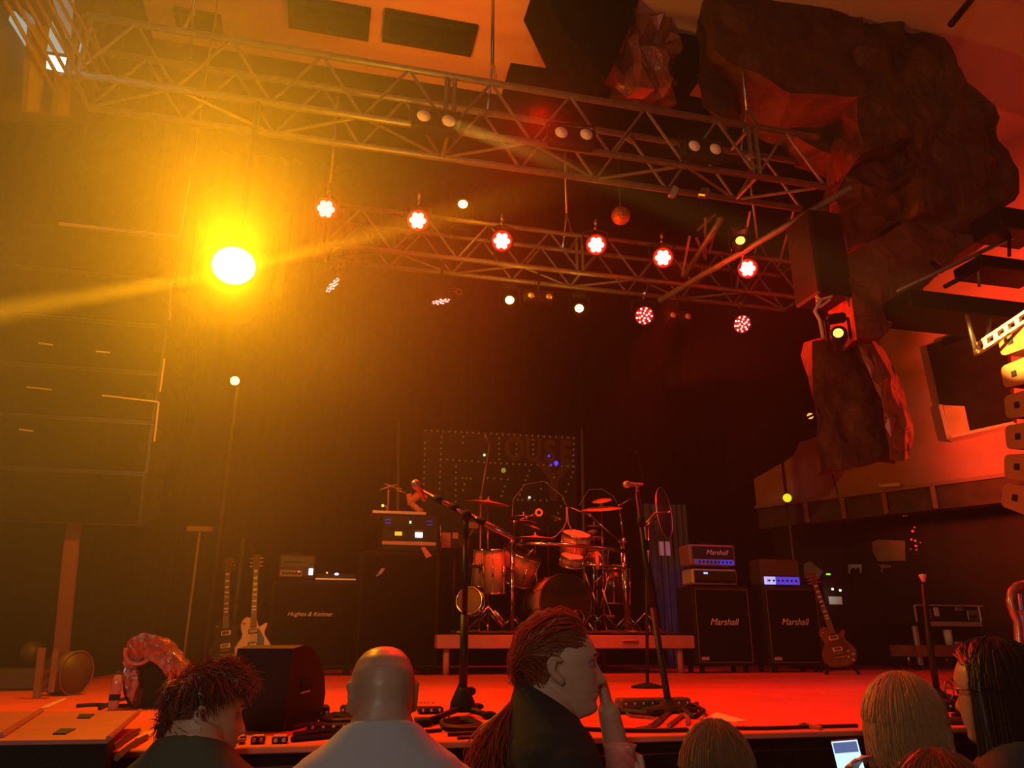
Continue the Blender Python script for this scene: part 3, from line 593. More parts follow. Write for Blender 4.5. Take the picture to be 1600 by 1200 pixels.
# cabinet and small head at the left
YL = 7.25
cab('black speaker cabinet with thin script logo at the left', 424, 905, 557, 1050, YL, .36, 'Hughes & Kettner', .45, .61, .052, plate=False, pip=False, group=None)
zl = at(490, 905, YL).z
head('small dark amplifier head with a white light, on the left cabinet', 437, 866, 491, 902, YL + .02, .24, zl, mat('dark_brown_tolex', (.05, .03, .026), .6), [('front_grille', .05, .48, .95, .93, dark_panel), ('control_panel', .05, .10, .66, .36, mat('brown_panel', (.22, .13, .08), .5)), ('power_light', .84, .18, .95, .44, glow('white_led', (.65, .8, 1), 5)), ('nameplate', .12, .66, .66, .72, mat('pale_frame', (.75, .55, .4), .5)), ('red_light', .54, .2, .60, .34, glow('red_led', (1, .25, .15), 1.6))], None, 6)
a, c = at(494, 892, YL + .05), at(556, 904, YL + .05)
t = thing('rack_tuner', 'flat rack unit with a purple light on the left cabinet', 'amplifier', ((a.x + c.x) / 2, YL + .15, zl))
MB().bx(a.x, c.x, YL + .05, YL + .25, zl, zl + .055, b=.006).build('case', black, t); MB().bx(a.x, c.x, YL + .02, YL + .05, zl, zl + .012).build('lip', mat('worn_steel', (.9, .7, .5), .3, .7), t)
MB().ell(at(526, 897, YL + .04), (.02, .008, .012), 8, 6).build('purple_light', glow('purple_led', (.35, .3, 1), 4), t); MB().ell(at(511, 895, YL + .04), .007, 8, 6).build('yellow_light', glow('yellow_led', (1, .8, .3), 2), t)
# tall black stack and rack left of the drums
t, a, c = cab('tall black bass cabinet between the left cabinet and the drums', 563, 860, 683, 1050, 7.2, .4, None, plate=False, pip=False)
ztr = a.z
def cubebox(name, label, cat, x0, y0, x1, y1, Y, dp, m, zbase=None): return pbox(name, label, cat, x0, y0, x1, y1, Y, dp, m)
a, c = at(598, 803, 7.22), at(684, 858, 7.22); t = thing('rack_case', 'black rack case with yellow and white lit displays, on the tall cabinet', 'amplifier', ((a.x + c.x) / 2, 7.4, ztr))
MB().bx(a.x, c.x, 7.22, 7.6, ztr + .002, a.z, b=.012).build('case', black, t)
def onf(name, m, x0, y0, x1, y1, Y=7.215, th=.01): p, q = at(x0, y0, Y), at(x1, y1, Y); return MB().bx(p.x, q.x, Y - th / 2, Y + th / 2, q.z, p.z, b=.002).build(name, m, t)
onf('name_strip', mat('pinkish_strip', (.55, .28, .24), .5), 597, 845, 681, 853)
onf('yellow_display', glow('yellow_display', (1, .62, .03), .95), 617, 830.5, 628, 837); onf('white_display', glow('white_display', (.85, .95, 1), 5), 649, 832, 660, 840)
onf('display_hood', mat('blue_hood', (.1, .1, .16), .4), 648, 828, 661, 831)
for k, (x, y) in enumerate(((606, 812), (606, 817), (671, 814.5), (671, 820))): onf('blue_light', glow('blue_bar', (.12, .08, 1), 1.3 if k > 1 else .25), x - 4, y - 1, x + 5, y + 1)
onf('green_light', glow('green_led', (.3, 1, .45), 2.5), 640, 814, 642.5, 818)
for k in range(8): p = at(603 + k * 5.5, 825, 7.21); MB().lathe([(.009, 0), (.007, .012)], p, (0, -1, 0), 8).build('knob', rubber, t)
zr = a.z
t = thing('rack_shelf', 'thin red-edged tray on top of the rack case', 'shelf', at(620, 800, 7.2))
a, c = at(582, 797, 7.2), at(666, 801, 7.2); MB().bx(a.x, c.x, 7.2, 7.5, zr + .002, zr + .03, b=.004).build('tray', mat('worn_steel', (.9, .7, .5), .3, .7), t)
zs = zr + .03
t = thing('gooseneck_lamp', 'tiny amber gooseneck lamp at the left of the rack tray', 'lamp', (at(605, 800, 7.25).x, 7.25, zs))
MB().tube([(at(606, 800, 7.25).x, 7.25, zs), at(604, 792, 7.25), at(600, 789, 7.25)], .005, 6).build('neck', mat('pale_cable', (.5, .4, .38), .35), t); MB().ell(at(598, 790, 7.25), .012, 8, 6).build('bulb', amber_dim, t)
mb = MB(); base = at(650, 786, 7.3); base.z = zs
pts = [at(639, 772, 7.3), at(640, 784, 7.3), at(650, 777, 7.3), at(656, 772, 7.3), at(664, 777, 7.3), at(661, 783, 7.3)]
pts = [V((p.x, p.y, max(p.z, zs + .02))) for p in pts]
mb.tube(pts, [.03, .045, .04, .045, .04, .02], 10).tube([pts[1], V((pts[3].x, 7.28, zs + .02)), V((pts[5].x, 7.28, zs + .02))], [.03, .03, .02], 8)
solo(mb, 'rumpled_towel', mat('red_towel', (.6, .2, .16), .55, bump=.5, bscale=60), 'rumpled shiny cloth on the rack tray behind the boom microphone', 'cloth', base)
t = thing('cable_holder', 'crossed thin bars on the rack left of the drums', 'stand', at(610, 768, 7.35))
for q in (((601, 756), (620, 763)), ((594, 765), (620, 757)), ((619, 766), (634, 770)), ((618, 763), (628, 764)), ((607, 765), (606, 799))): MB().tube([at(*q[0], 7.35), at(*q[1], 7.35)], .008, 6).build('bar', mat('worn_red', (.5, .3, .25), .4, .5), t)
p = at(658, 856, 7.18); q = at(666, 872, 7.18)
MBt = MB().rings([[p, p + V((.03, 0, .012)), p + V((.03, .004, .012)), p + V((0, .004, 0))], [q, q + V((.05, -.01, .02)), q + V((.05, -.006, .02)), q + V((0, .004, 0))]], smooth=False); solo(MBt, 'hanging_tag', mat('red_tag', (.7, .18, .12), .6), 'red tag hanging off the rack case', 'tag', p)
p = at(598, 893, 7.17); solo(MB().tube([at(592, 896, 7.17), at(597, 889, 7.17), at(601, 888, 7.17), at(596, 895, 7.17), at(588, 900, 7.17)], .008, 6), 'cable_loop', mat('pale_cable', (.5, .4, .38), .35), 'small bright cable loop on the front of the tall bass cabinet', 'cable', p)
# ------------------------------------------------------------------ guitars
def smooth2(pts, k=4):
    out = []; n = len(pts)
    for i in range(n):
        p0, p1, p2, p3 = [V((*pts[(i + j) % n], 0)) for j in (-1, 0, 1, 2)]
        for s in range(k):
            u = s / k; q = .5 * ((2 * p1) + (p2 - p0) * u + (2 * p0 - 5 * p1 + 4 * p2 - p3) * u * u + (3 * p1 - p0 - 3 * p2 + p3) * u ** 3); out.append((q.x, q.y))
    return out
LPB = smooth2([(0, 0), (.07, .006), (.13, .04), (.163, .10), (.16, .16), (.128, .215), (.106, .255), (.108, .29), (.120, .322), (.127, .352), (.108, .358), (.08, .338), (.055, .33), (.038, .35), (.028, .39), (-.028, .41), (-.06, .425), (-.098, .405), (-.12, .36), (-.117, .31), (-.104, .265), (-.115, .22), (-.15, .17), (-.166, .11), (-.14, .045), (-.08, .008)], 3)
def guitar(label, bodym, guardm, hw=chrome, cream=None, neckm=None):
    t = thing('electric_guitar', label, 'guitar', (0, 0, 0)); neckm = neckm or mat('neck_wood', (.35, .16, .07), .4)
    MB().prism(LPB, .048, M4.Translation((0, -.024, 0)), b=.05).build('body', bodym, t)
    fb = mat('fretboard', (.12, .06, .035), .5, var=.2)
    MB().rings([[V((s * .028, y, z)) for s, y in ((-1, -.045), (1, -.045), (.8, -.018), (-.8, -.018))] if z < .5 else [V((s * .022, y, z)) for s, y in ((-1, -.045), (1, -.045), (.8, -.018), (-.8, -.018))] for z in (.33, .87)], smooth=False).build('neck', neckm, t)
    MB().rings([[V((s * hwd, y, z)) for s, y in ((-1, -.050), (1, -.050), (1, -.044), (-1, -.044))] for z, hwd in ((.325, .0285), (.868, .0215))], smooth=False).build('fretboard', fb, t)
    mb = MB(); L = .63
    for k in range(1, 20):
        z = .87 - L * (1 - 2 ** (-k / 12)); mb.bx(-.024, .024, -.0525, -.0495, z - .0012, z + .0012)
    mb.build('frets', hw, t)
    mb = MB()
    for k in (1, 3, 5, 7, 9, 12, 15, 17):
        z = .87 - L * (1 - (2 ** (-(k - .5) / 12))); hh = .009 if k < 9 else .006; mb.bx(-.017, .017, -.0508, -.0495, z - hh, z + hh)
    mb.build('inlays', mat('inlay', (.75, .6, .5), .4), t)
    hs = [(-.022, 0), (.022, 0), (.036, .04), (.034, .10), (.043, .15), (.022, .165), (0, .155), (-.022, .165), (-.043, .15), (-.034, .10), (-.036, .04)]
    MB().prism(hs, .016, M4.Translation((0, -.036, .868)) @ M4.Rotation(radians(-9), 4, 'X')).build('headstock', mat('headstock', (.06, .02, .015), .3), t)
    for sx in (-1, 1):
        for k in range(3):
            z = .905 + k * .04; y = -.03 + k * .006
            MB().tube([(sx * .024, y - .012, z), (sx * .024, y + .012, z)], .005, 6).tube([(sx * .03, y + .004, z), (sx * .052, y + .004, z)], .004, 5).ell((sx * .056, y + .004, z), (.008, .004, .007), 8, 5).build('tuning_peg', hw, t)
    for z in (.285, .165):
        p = MB().bx(-.045, .045, -.035, -.02, z - .022, z + .022, b=.004).build('pickup', cream or mat('pickup_ring', (.04, .03, .025), .5), t)
        MB().bx(-.034, .034, -.041, -.034, z - .014, z + .014, b=.003).build('pickup_cover', hw, p)
    MB().bx(-.042, .042, -.042, -.022, .115, .127, b=.003).build('bridge', hw, t); MB().bx(-.05, .05, -.042, -.022, .078, .092, b=.004).build('tailpiece', hw, t)
    for x, z in ((.09, .13), (.125, .09), (.075, .07), (.11, .035)): MB().lathe([(.014, 0), (.013, .012), (.011, .016)], (x, -.024, z), (0, -1, 0), 12).build('knob', gold if hw is not chrome else mat('knob_amber', (.5, .3, .12), .25), t)
    MB().lathe([(.012, 0), (.012, .008)], (-.085, -.024, .36), (0, -1, 0), 10).build('selector_switch', hw, t)
    if guardm: MB().prism([(.036, .30), (.055, .305), (.10, .22), (.105, .15), (.04, .13), (.036, .19)], .004, M4.Translation((0, -.033, 0))).build('pickguard', guardm, t)
    for k in range(6):
        x = (k - 2.5); MB().tube([(x * .0095, -.046, .085), (x * .0065, -.0535, .87)], .0007, 3).build('string', hw, t)
    return t
def stand_guitar(label, ground, gx):
    t = thing('guitar_stand', label, 'stand', ground); g = V(ground)
    MB().tube([g + V((0, .12, .0)), g + V((0, .10, .6))], .011, 6).build('upright', black, t)
    for s in (-1, 1):
        MB().tube([g + V((s * .16, -.1, .02)), g + V((0, .12, .28))], .010, 6).build('leg', black, t)
        MB().tube([g + V((s * .07, .1, .1)), g + V((s * .07, -.06, .09)), g + V((s * .07, -.07, .13))], .009, 6).build('support_arm', rubber, t)
        MB().ell(g + V((s * .16, -.1, .016)), .016, 8, 6).build('rubber_foot', rubber, t)
    MB().tube([g + V((0, .12, .28)), g + V((0, .22, .01))], .01, 6).build('leg', black, t)
    MB().tube([g + V((-.03, .02, .62)), g + V((-.03, .08, .6)), g + V((.03, .08, .6)), g + V((.03, .02, .62))], .007, 6).build('neck_holder', rubber, t)
    return t
def lean(o, foot, top, L=1.03, faceyaw=0):
    z = (V(top) - V(foot)).normalized(); y0 = V((sin(faceyaw), cos(faceyaw), 0)); x = y0.cross(z).normalized(); y = z.cross(x)
    o.rotation_euler = M4((x, y, z)).transposed().to_euler(); o.location = foot; s = (V(top) - V(foot)).length / L; o.scale = (s, s, s)
sunburst = mat('sunburst_wood', (.17, .04, .016), .22, var=.5, scale=3, coat=.6)
goldtop = mat('goldtop_finish', (.50, .24, .07), .3, .25, var=.1, coat=.4)
g1 = guitar('gold-topped electric guitar with dark pickguard on a stand at the left', goldtop, mat('dark_guard', (.02, .012, .01), .3))
f1 = at(394, 1036, 7.0); f1.z = max(f1.z, SZ + .1); lean(g1, f1, at(402, 866, 7.12), faceyaw=.05)
stand_guitar('black guitar stand under the gold-topped guitar', (f1.x, 7.05, SZ), 0)
g2 = guitar('dark electric guitar with cream fittings, left of the gold-topped guitar', mat('dark_finish', (.02, .012, .01), .2, coat=.5), None, cream=mat('cream_fitting', (.7, .6, .35), .4))
f2 = at(352, 1040, 7.15); f2.z = max(f2.z, SZ + .1); lean(g2, f2, at(358, 872, 7.3), faceyaw=.1)
stand_guitar('black guitar stand under the dark left guitar', (f2.x, 7.2, SZ), 0)
g3 = guitar('sunburst electric guitar leaning on a low stand before the right cabinet', sunburst, mat('wine_guard', (.09, .03, .03), .25), cream=mat('amber_ring', (.8, .5, .15), .4))
f3 = at(1319, 1052, 6.35); f3.z = SZ + .07; lean(g3, f3, at(1267, 896, 6.75), faceyaw=.5)
stand_guitar('low black guitar stand under the sunburst guitar', (f3.x + .02, 6.5, SZ), 0)
# ------------------------------------------------------------------ marquee sign with bulbs on the back
YS = 9.9
t = thing('bulb_sign', 'dark marquee sign outlined in unlit bulbs behind the drum kit', 'sign', at(782, 870, YS))
def S(x, y, o=0): return at(x, y, YS - o)
def sp(x, y): return 600 + x / 4.444, 640 + y / 4.444
mb = MB(); q = [S(*sp(x, y)) for x, y in ((265, 130), (1340, 185), (1340, 860), (265, 860))]
mb.add(q + [p + V((0, .06, 0)) for p in q], [(0, 1, 2, 3), (7, 6, 5, 4), (0, 4, 5, 1), (1, 5, 6, 2), (2, 6, 7, 3), (3, 7, 4, 0)]).build('back_board', mat('sign_board', (.012, .010, .008), .7), t)
for x0, y0, x1, y1 in ((623, 655, 620, 900), (909, 671, 913, 900)): MB().tube([S(x0, y0), S(x1, y1), V((S(x1, y1).x, YS, SZ))], .022, 8).build('pole', mat('sign_pole', (.28, .22, .16), .5, .4), t)
bulb = mat('unlit_bulb', (.55, .55, .5), .25)
pts = []
def row(x0, y0, x1, y1, n):
    for i in range(n): pts.append((x0 + (x1 - x0) * i / (n - 1), y0 + (y1 - y0) * i / (n - 1)))
row(290, 145, 1318, 198, 26); row(395, 345, 740, 370, 9); row(770, 372, 1320, 396, 14); row(285, 230, 276, 560, 9); row(400, 190, 385, 550, 10); row(1318, 238, 1310, 435, 6)
row(500, 395, 497, 640, 7); row(800, 200, 800, 345, 5); row(920, 240, 920, 310, 3); row(1036, 210, 1036, 310, 4); row(550, 190, 548, 232, 2); row(1010, 425, 930, 625, 7); row(1300, 470, 1190, 770, 7); row(960, 628, 1130, 632, 5); row(1090, 550, 1180, 470, 3); row(545, 475, 600, 480, 3); row(720, 475, 860, 485, 4); row(560, 520, 550, 560, 2); row(840, 535, 815, 600, 3)
for x, y in pts[:290]: MB().ell(S(*sp(x, y), .02), .017, 6, 4).build('bulb', bulb, t)
lm = mat('sign_letter', (.10, .05, .02), .6)
for ch, cx, cyy, hh, wd in (('O', 905, 280, 150, 95), ('U', 1035, 292, 150, 95), ('S', 1150, 300, 150, 100), ('E', 1260, 305, 150, 95)):
    c = S(*sp(cx, cyy), .01); o = text(ch, hh / 4.444 / 105 * 1.0, c, (pi / 2, radians(2.5), 0), lm, t, 'letter', ext=.01); o.scale = (1.05, 1.38, 1); o.data.offset = .012
o = text('Y', .78, S(*sp(1180, 515), .01), (pi / 2, radians(2), 0), lm, t, 'letter', ext=.01); o.scale = (1.0, .92, 1); o.data.offset = .02
for x, y, m in ((697, 315, glow('green_glint', (.6, 1, .5), 1.2)), (830, 422, glow('yellow_glint', (.5, .45, .04), .5)), (1145, 322, glow('violet_glint', (.12, .05, 1), 1.0)), (1195, 372, glow('violet_glint', (.12, .05, 1), 1.0)), (1010, 610, glow('white_glint', (1, 1, .8), 1.0)), (1160, 385, glow('violet_dim', (.2, .12, .9), .4))): MB().ell(S(*sp(x, y), .03), .018 if y != 422 and y != 372 else .034, 8, 5).build('coloured_bulb', m, t)
# lamps on stands at both sides
def lamp_stand(label, px, py, Y, pole_top, pole_px_bot, lens, group=None):
    p = at(px, py, Y); t = thing('lamp_stand', label, 'lamp', (p.x, Y, SZ), 'lamps on upright poles'); q = at(*pole_top, Y)
    MB().tube([(p.x + .03, Y + .06, SZ + .02), (p.x + .03, Y + .06, q.z)], .018, 8).build('pole', mat('lamp_pole', (.10, .09, .08), .5, .3), t)
    MB().lathe([(.2, 0), (.2, .02), (.03, .03)], (p.x + .03, Y + .06, SZ), n=16).build('base', black, t)
    d = (C0 - p).normalized(); MB().lathe([(.05, -.14), (.062, -.02), (.062, 0), (.055, .0)], p, d, 14).build('housing', black, t)
    MB().disc(p + d * .002, .052, d, 14).build('lens', lens, t)
    MB().tube([p - d * .06, (p.x + .03, Y + .06, p.z)], .012, 6).build('bracket', black, t)
    return t
lamp_stand('small amber lamp on a pole in the left haze', 367, 595, 9.2, (368, 585), 0, glow('amber_lens', (1, .62, .12), 9))
lamp_stand('small yellow lamp low on a pole right of the drums', 1230, 778, 8.2, (1222, 715), 0, glow('yellow_lens', (.75, .68, .01), 1.2))
p = at(1266, 650, 6.0); t = thing('wall_lamp', 'tiny amber lamp beside the hanging rough panel', 'lamp', p)
MB().lathe([(.025, -.1), (.034, 0), (.03, 0)], p, (C0 - p).normalized(), 12).build('housing', black, t); MB().disc(p + (C0 - p).normalized() * .002, .029, (C0 - p).normalized(), 12).build('lens', glow('amber_small', (1, .5, .05), 1.2), t); MB().tube([p, p + V((.0, .1, 0)), at(1290, 640, 5.3)], .01, 6).build('bracket', black, t)
for x0, y0, x1, y1, Y in ((376, 842, 372, 930, 8.8), (386, 842, 381, 900, 8.8)): pass
solo(MB().tube([at(380, 842, 8.6), (at(380, 842, 8.6).x, 8.6, SZ)], .022, 8), 'upright_pole', mat('lamp_pole', (.10, .09, .08), .5, .3), 'pale upright pole behind the two left guitars', 'pole', (at(380, 842, 8.6).x, 8.6, SZ))
a = at(312, 826, 9.0); solo(MB().bx(a.x - .13, a.x + .13, 9.0, 9.02, a.z - .025, a.z + .025).tube([(a.x, 9.05, SZ), (a.x, 9.03, a.z)], .014, 6), 'marker_board', mat('tan_panel', (.6, .42, .2), .6), 'small tan strip on a thin post at the dark left wing', 'sign', (a.x, 9.0, SZ))
# blue-lit drape and pale cloth strips between the drums and the right amps
p, q = at(1036, 846, 8.6), at(1048, 868, 8.6)
a = at(1030, 800, 8.9); c = at(1085, 1010, 8.9)
mb = MB(); r0 = []; r1 = []
for i in range(25):
    u = i / 24; x = a.x + (c.x - a.x) * u; y = 8.9 + .04 * sin(u * 30); r0.append(V((x, y, SZ + .01))); r1.append(V((x - (.25 * (1 - u) if u < .3 else 0), y, a.z + .1)))
mb.rings([r0, r1], cap=False, close=False).rings([[p + V((0, .012, 0)) for p in r0], [p + V((0, .012, 0)) for p in r1]], cap=False, close=False)
solo(mb, 'side_drape', mat('navy_drape', (.10, .10, .16), .9), 'dark drape catching blue light between drums and right amplifiers', 'drape', (a.x, 8.9, SZ))
for i, (x0, x1) in enumerate(((1030, 1038), (1040, 1048))):
    a, c = at(x0, 846, 8.3), at(x1, 868, 8.3); t = thing('pale_board', ['left pale strip lit violet behind the upright cymbal', 'right pale strip lit violet behind the upright cymbal'][i], 'board', ((a.x + c.x) / 2, 8.3, SZ))
    MB().bx(a.x, c.x, 8.3, 8.32, c.z, a.z).build('panel', mat('violet_lit_card', (.85, .85, .95), .6), t); MB().tube([((a.x + c.x) / 2, 8.33, SZ), ((a.x + c.x) / 2, 8.33, a.z)], .008, 6).build('post', black, t)
a = at(1073, 812, 8.5); 
# ------------------------------------------------------------------ drum riser and drum kit
YR = 7.05; RDP = 2.3
aR, cR = at(683, 996, YR), at(1085, 996, YR); ZR = (aR.z + cR.z) / 2 + .02
t = thing('drum_riser', 'low drum riser with a pale front edge on legs', 'platform', ((aR.x + cR.x) / 2, YR + RDP / 2, SZ))
rail = mat('riser_rail', (.55, .16, .17), .5, var=.1)
MB().bx(aR.x, cR.x, YR, YR + .04, ZR - .115, ZR, b=.006).build('front_rail', rail, t); MB().bx(aR.x, cR.x, YR + RDP - .04, YR + RDP, ZR - .115, ZR, b=.006).build('rear_rail', rail, t)
for x in (aR.x, cR.x - .04): MB().bx(x, x + .04, YR + .041, YR + RDP - .041, ZR - .115, ZR, b=.006).build('side_rail', rail, t)
MB().bx(aR.x + .041, cR.x - .041, YR + .041, YR + RDP - .041, ZR - .03, ZR - .004).build('deck', blackcloth, t)
for x in (aR.x + .10, cR.x - .12, (aR.x + cR.x) / 2):
    for y in (YR + .09, YR + RDP - .1): MB().tube([(x, y, SZ), (x, y, ZR - .1)], .03, 8).build('leg', rail, t)
xm = at(985, 1004, YR).x; MB().bx(xm - .08, xm + .08, YR - .012, YR, ZR - .075, ZR - .04, b=.008).build('latch', steel, t)
# rug and cable tangle on the riser
ZD = ZR
mb = MB(); mb.bx(aR.x + .1, cR.x - .1, YR + .12, YR + RDP - .1, ZD, ZD + .008); solo(mb, 'drum_rug', mat('drum_rug', (.03, .012, .010), .95, var=.5, scale=12), 'dark rug under the drum kit', 'rug', ((aR.x + cR.x) / 2, YR + 1, ZD))
ZD += .008
rnd = random.Random(5)
cablem = mat('black_cable', (.016, .014, .014), .6, spec=.15); redc = mat('reddish_cable', (.25, .09, .07), .4)
def floor_cable(p, L, n, r, z, m, label, turn=.6, name='cable', x_lim=None, y_lim=None):
    a = rnd.uniform(0, 6.28); q = V(p); pts = [V((q.x, q.y, z + r))]
    for i in range(n):
        a += rnd.uniform(-turn, turn); q = q + V((cos(a), sin(a) * .6, 0)) * (L / n)
        if x_lim: q.x = min(max(q.x, x_lim[0]), x_lim[1])
        if y_lim: q.y = min(max(q.y, y_lim[0]), y_lim[1])
        pts.append(V((q.x, q.y, z + r + .012 * rnd.random())))
    return solo(MB().tube(pts, r, 5), name, m, label, 'cable', pts[0], 'cables strewn over the drum riser' if z > SZ + .1 else 'cables on the stage floor')
tang = MB()
for i in range(34):
    q = V((rnd.uniform(aR.x + .2, cR.x - .2), YR + rnd.uniform(.1, .45), 0)); r = rnd.choice((.008, .011, .014)); a = rnd.uniform(0, 6.28); pts = []
    for k in range(10):
        pts.append(V((q.x, q.y, ZD + r + .012 * rnd.random()))); a += rnd.uniform(-.9, .9); q = q + V((cos(a), .6 * sin(a), 0)) * .08
        q.x = min(max(q.x, aR.x + .1), cR.x - .1); q.y = min(max(q.y, YR + .08), YR + .7)
    tang.tube(pts, r, 5)
o = tang.build('cable_tangle', mat('tangle_cable', (.07, .03, .025), .4, var=.6, scale=3), None, ((aR.x + cR.x) / 2, YR + .4, ZD)); tag(o, 'tangle of loose cables along the front of the drum riser', None, None, 'stuff')
shell = mat('drum_shell', (.45, .22, .16), .25, var=.12, scale=3, coat=.4); headm = mat('drum_head', (.75, .6, .5), .5); blackhead = mat('black_drum_head', (.012, .01, .01), .35)
darkshell = mat('dark_shell', (.03, .02, .018), .3, spec=.3)
def drum(label, c, r, h, axis, front=blackhead, sh=shell, lugs=8, name='drum', group=None, legs=None):
    c = V(c); axis = V(axis).normalized(); t = thing(name, label, 'drum', c, group); R = frame(axis)
    MB().lathe([(r * .985, -h / 2), (r * .985, h / 2)], c, axis, 28).build('shell', sh, t)
    for s in (-1, 1):
        MB().torus(c + axis * (s * h / 2), r * 1.01, .012, axis, 28, 6).build('hoop', chrome if r < .25 else darkshell, t)
        MB().lathe([(r * .97, 0), (r * .5, s * .006), (.001, s * .008)], c + axis * (s * (h / 2 + .004)), axis, 28, cap=False).build('drum_head', front if s > 0 else headm, t)
    for k in range(lugs):
        a = 2 * pi * k / lugs + .2; d = R @ V((cos(a), sin(a), 0)); o = c + d * (r + .012)
        MB().tube([o - axis * h * .5, o + axis * h * .5], .004, 5).tube([o - axis * min(.05, h * .3), o + axis * min(.05, h * .3)], .011, 6).build('lug', chrome, t)
    return t
def dk(x, y, Y): return at(x, y, Y)
YK = 7.75
# bass drum
kc = dk(877, 931, YK); rk = .285; kc.z = ZD + rk + .02
kick = drum('big bass drum with black front head and round port hole', kc + V((0.02, .22, 0)), rk, .44, (.14, -1, .03), lugs=10, name='bass_drum')
ax = V((.14, -1, .03)).normalized(); pc = dk(892, 953, YK - .04)
MB().torus(kc + V((0.02, .22, 0)) + ax * .235 + V((.11, 0, -.15)), .075, .008, ax, 20, 6).build('port_ring', chrome, kick)
for s in (-1, 1): MB().tube([kc + V((s * .25, .12, -.1)), (kc.x + s * .36, YK - .02, ZD + .012)], .012, 6).build('spur', chrome, kick)
tw = thing('tom', 'x', 'drum', (0, 0, 0)); bpy.data.objects.remove(tw)
drum('small rack tom mounted right above the bass drum', dk(899, 849, 7.85), .155, .2, (.05, -.42, 1), headm, lugs=6, name='rack_tom')
drum('low snare-like tom under the rack tom, its head catching red light', dk(893, 876, 7.72), .12, .09, (.05, -.45, 1), headm, lugs=6, name='small_tom')
drum('large floor tom tilted left of the bass drum', dk(808, 884, 8.0), .2, .3, (.35, -.5, 1), blackhead, lugs=8, name='floor_tom')
drum('tall narrow drum with dark side stripes, far left of the kit', dk(772, 893, 7.7), .105, .42, (-.03, -.1, 1), headm, lugs=6, name='tall_tom')
drum('second tall narrow drum behind the far left one', dk(752, 888, 7.85), .08, .36, (.05, -.1, 1), headm, lugs=6, name='tall_tom')
drum('oval dark drum standing on edge low at the left of the kit', dk(735, 940, 7.6), .125, .12, (-.45, -1, .12), mat('tan_drum_head', (.12, .06, .02), .5), darkshell, lugs=6, name='gong_drum')
drum('snare drum half hidden behind the rack bar', dk(925, 868, 8.3), .17, .14, (0, -.2, 1), headm, lugs=8, name='snare_drum')
drum('dark floor tom right of the bass drum', dk(958, 915, 8.2), .19, .36, (0, -.1, 1), blackhead, darkshell, lugs=6, name='floor_tom')
# cymbals on stands
def cymbal_mb(c, r, axis, bell=.2):
    return MB().lathe([(.008, r * .13), (r * bell * .6, r * .11), (r * bell, r * .055), (r * .6, r * .02), (r, -.01), (r, -.013), (r * .6, r * .014), (.008, r * .10)], c, axis, 36, cap=False)
def tripod(t, x, y, z, h=.22, spread=.24, a0=.3, m=chrome):
    for k in range(3):
        a = a0 + k * 2 * pi / 3; e = V((x + spread * cos(a), y + spread * sin(a), z + .012)); l = MB().tube([(x, y, z + h), e], .010, 6).build('leg', m, t)
        MB().ell(e, .014, 8, 5).build('rubber_foot', rubber, l)
def cymbal_stand(label, c, r, axis, base, knee=None, name='cymbal_stand', more=(), m=chrome, bronze_=bronze):
    c = V(c); t = thing(name, label, 'cymbal', (base[0], base[1], ZD)); b = V((base[0], base[1], ZD))
    tripod(t, b.x, b.y, ZD)
    k = V(knee) if knee else None
    pts = [b + V((0, 0, .1))] + ([k] if k else []) + [c]
    if k:
        MB().tube([b + V((0, 0, .1)), k], [.014, .010], 8).build('pole', m, t); MB().tube([k - (c - k).normalized() * .12, c], .008, 8).build('boom_arm', m, t); MB().ell(k, .022, 10, 6).build('clamp', m, t)
    else: MB().tube([b + V((0, 0, .1)), c], [.014, .008], 8).build('pole', m, t)
    cymbal_mb(c, r, axis).build('cymbal', bronze_, t)
    ax_ = V(axis).normalized(); MB().lathe([(.012, r * .1), (.016, r * .1 + .02), (.006, r * .1 + .05)], c, ax_, 8).build('wing_nut', m, t)
    for i, (c2, r2, a2) in enumerate(more):
        cymbal_mb(V(c2), r2, a2).build('cymbal', bronze_, t)
    return t
def pxr(n, Y): return n / 2 / 158
b = dk(763, 900, 7.9); cymbal_stand('crash cymbal on a thin stand at the left of the kit', dk(762, 785, 7.9), .235, (.10, -.12, 1), (b.x, 7.9))
b = dk(836, 900, 8.0); cymbal_stand('wide thin ride cymbal low above the rack bar', dk(836, 840, 8.0), .225, (.02, -.06, 1), (b.x + .1, 8.25))
b = dk(944, 900, 7.95); cymbal_stand('large crash cymbal with a small splash above it, right of the kit', dk(940, 794, 7.95), .225, (-.12, -.22, 1), (b.x, 8.0), more=[(dk(940, 781, 7.9), .11, (-.25, -.3, 1))])
b = dk(930, 900, 8.0); cymbal_stand('small stacked hat cymbals on a pole behind the rack bar', dk(928, 821, 8.1), .095, (0, -.12, 1), (b.x, 8.1), more=[(dk(930, 840, 8.1), .10, (0, .06, 1)), (dk(926, 833, 8.1), .06, (0, -.3, -1))])
b = dk(820, 900, 8.4); cymbal_stand('stack of thin effect cymbals behind the left boom', dk(818, 807, 8.4), .16, (.0, -.02, 1), (b.x - .1, 8.5), more=[(dk(815, 815, 8.4), .16, (.03, 0, 1)), (dk(832, 822, 8.4), .10, (.3, -.2, 1))])
cym_shaded = mat('shaded_cymbal', (.10, .055, .03), .4, .7)  # darkened bronze: the shade on the upright cymbal is put into its colour
b = dk(1015, 960, 7.6); k = dk(1012, 822, 7.6)
tt = cymbal_stand('cymbal tipped upright on a boom at the right end of the kit', dk(1038, 801, 7.6), .27, (.745, -.664, .06), (b.x, 7.7), knee=dk(1014, 818, 7.6), bronze_=cym_shaded)
MB().torus(dk(1038, 801, 7.6), .268, .006, (.745, -.664, .06), 36, 5).build('rim_highlight', mat('rim_highlight', (.9, .6, .4), .3, .8), tt)  # bright ring added as the highlight along the cymbal's edge
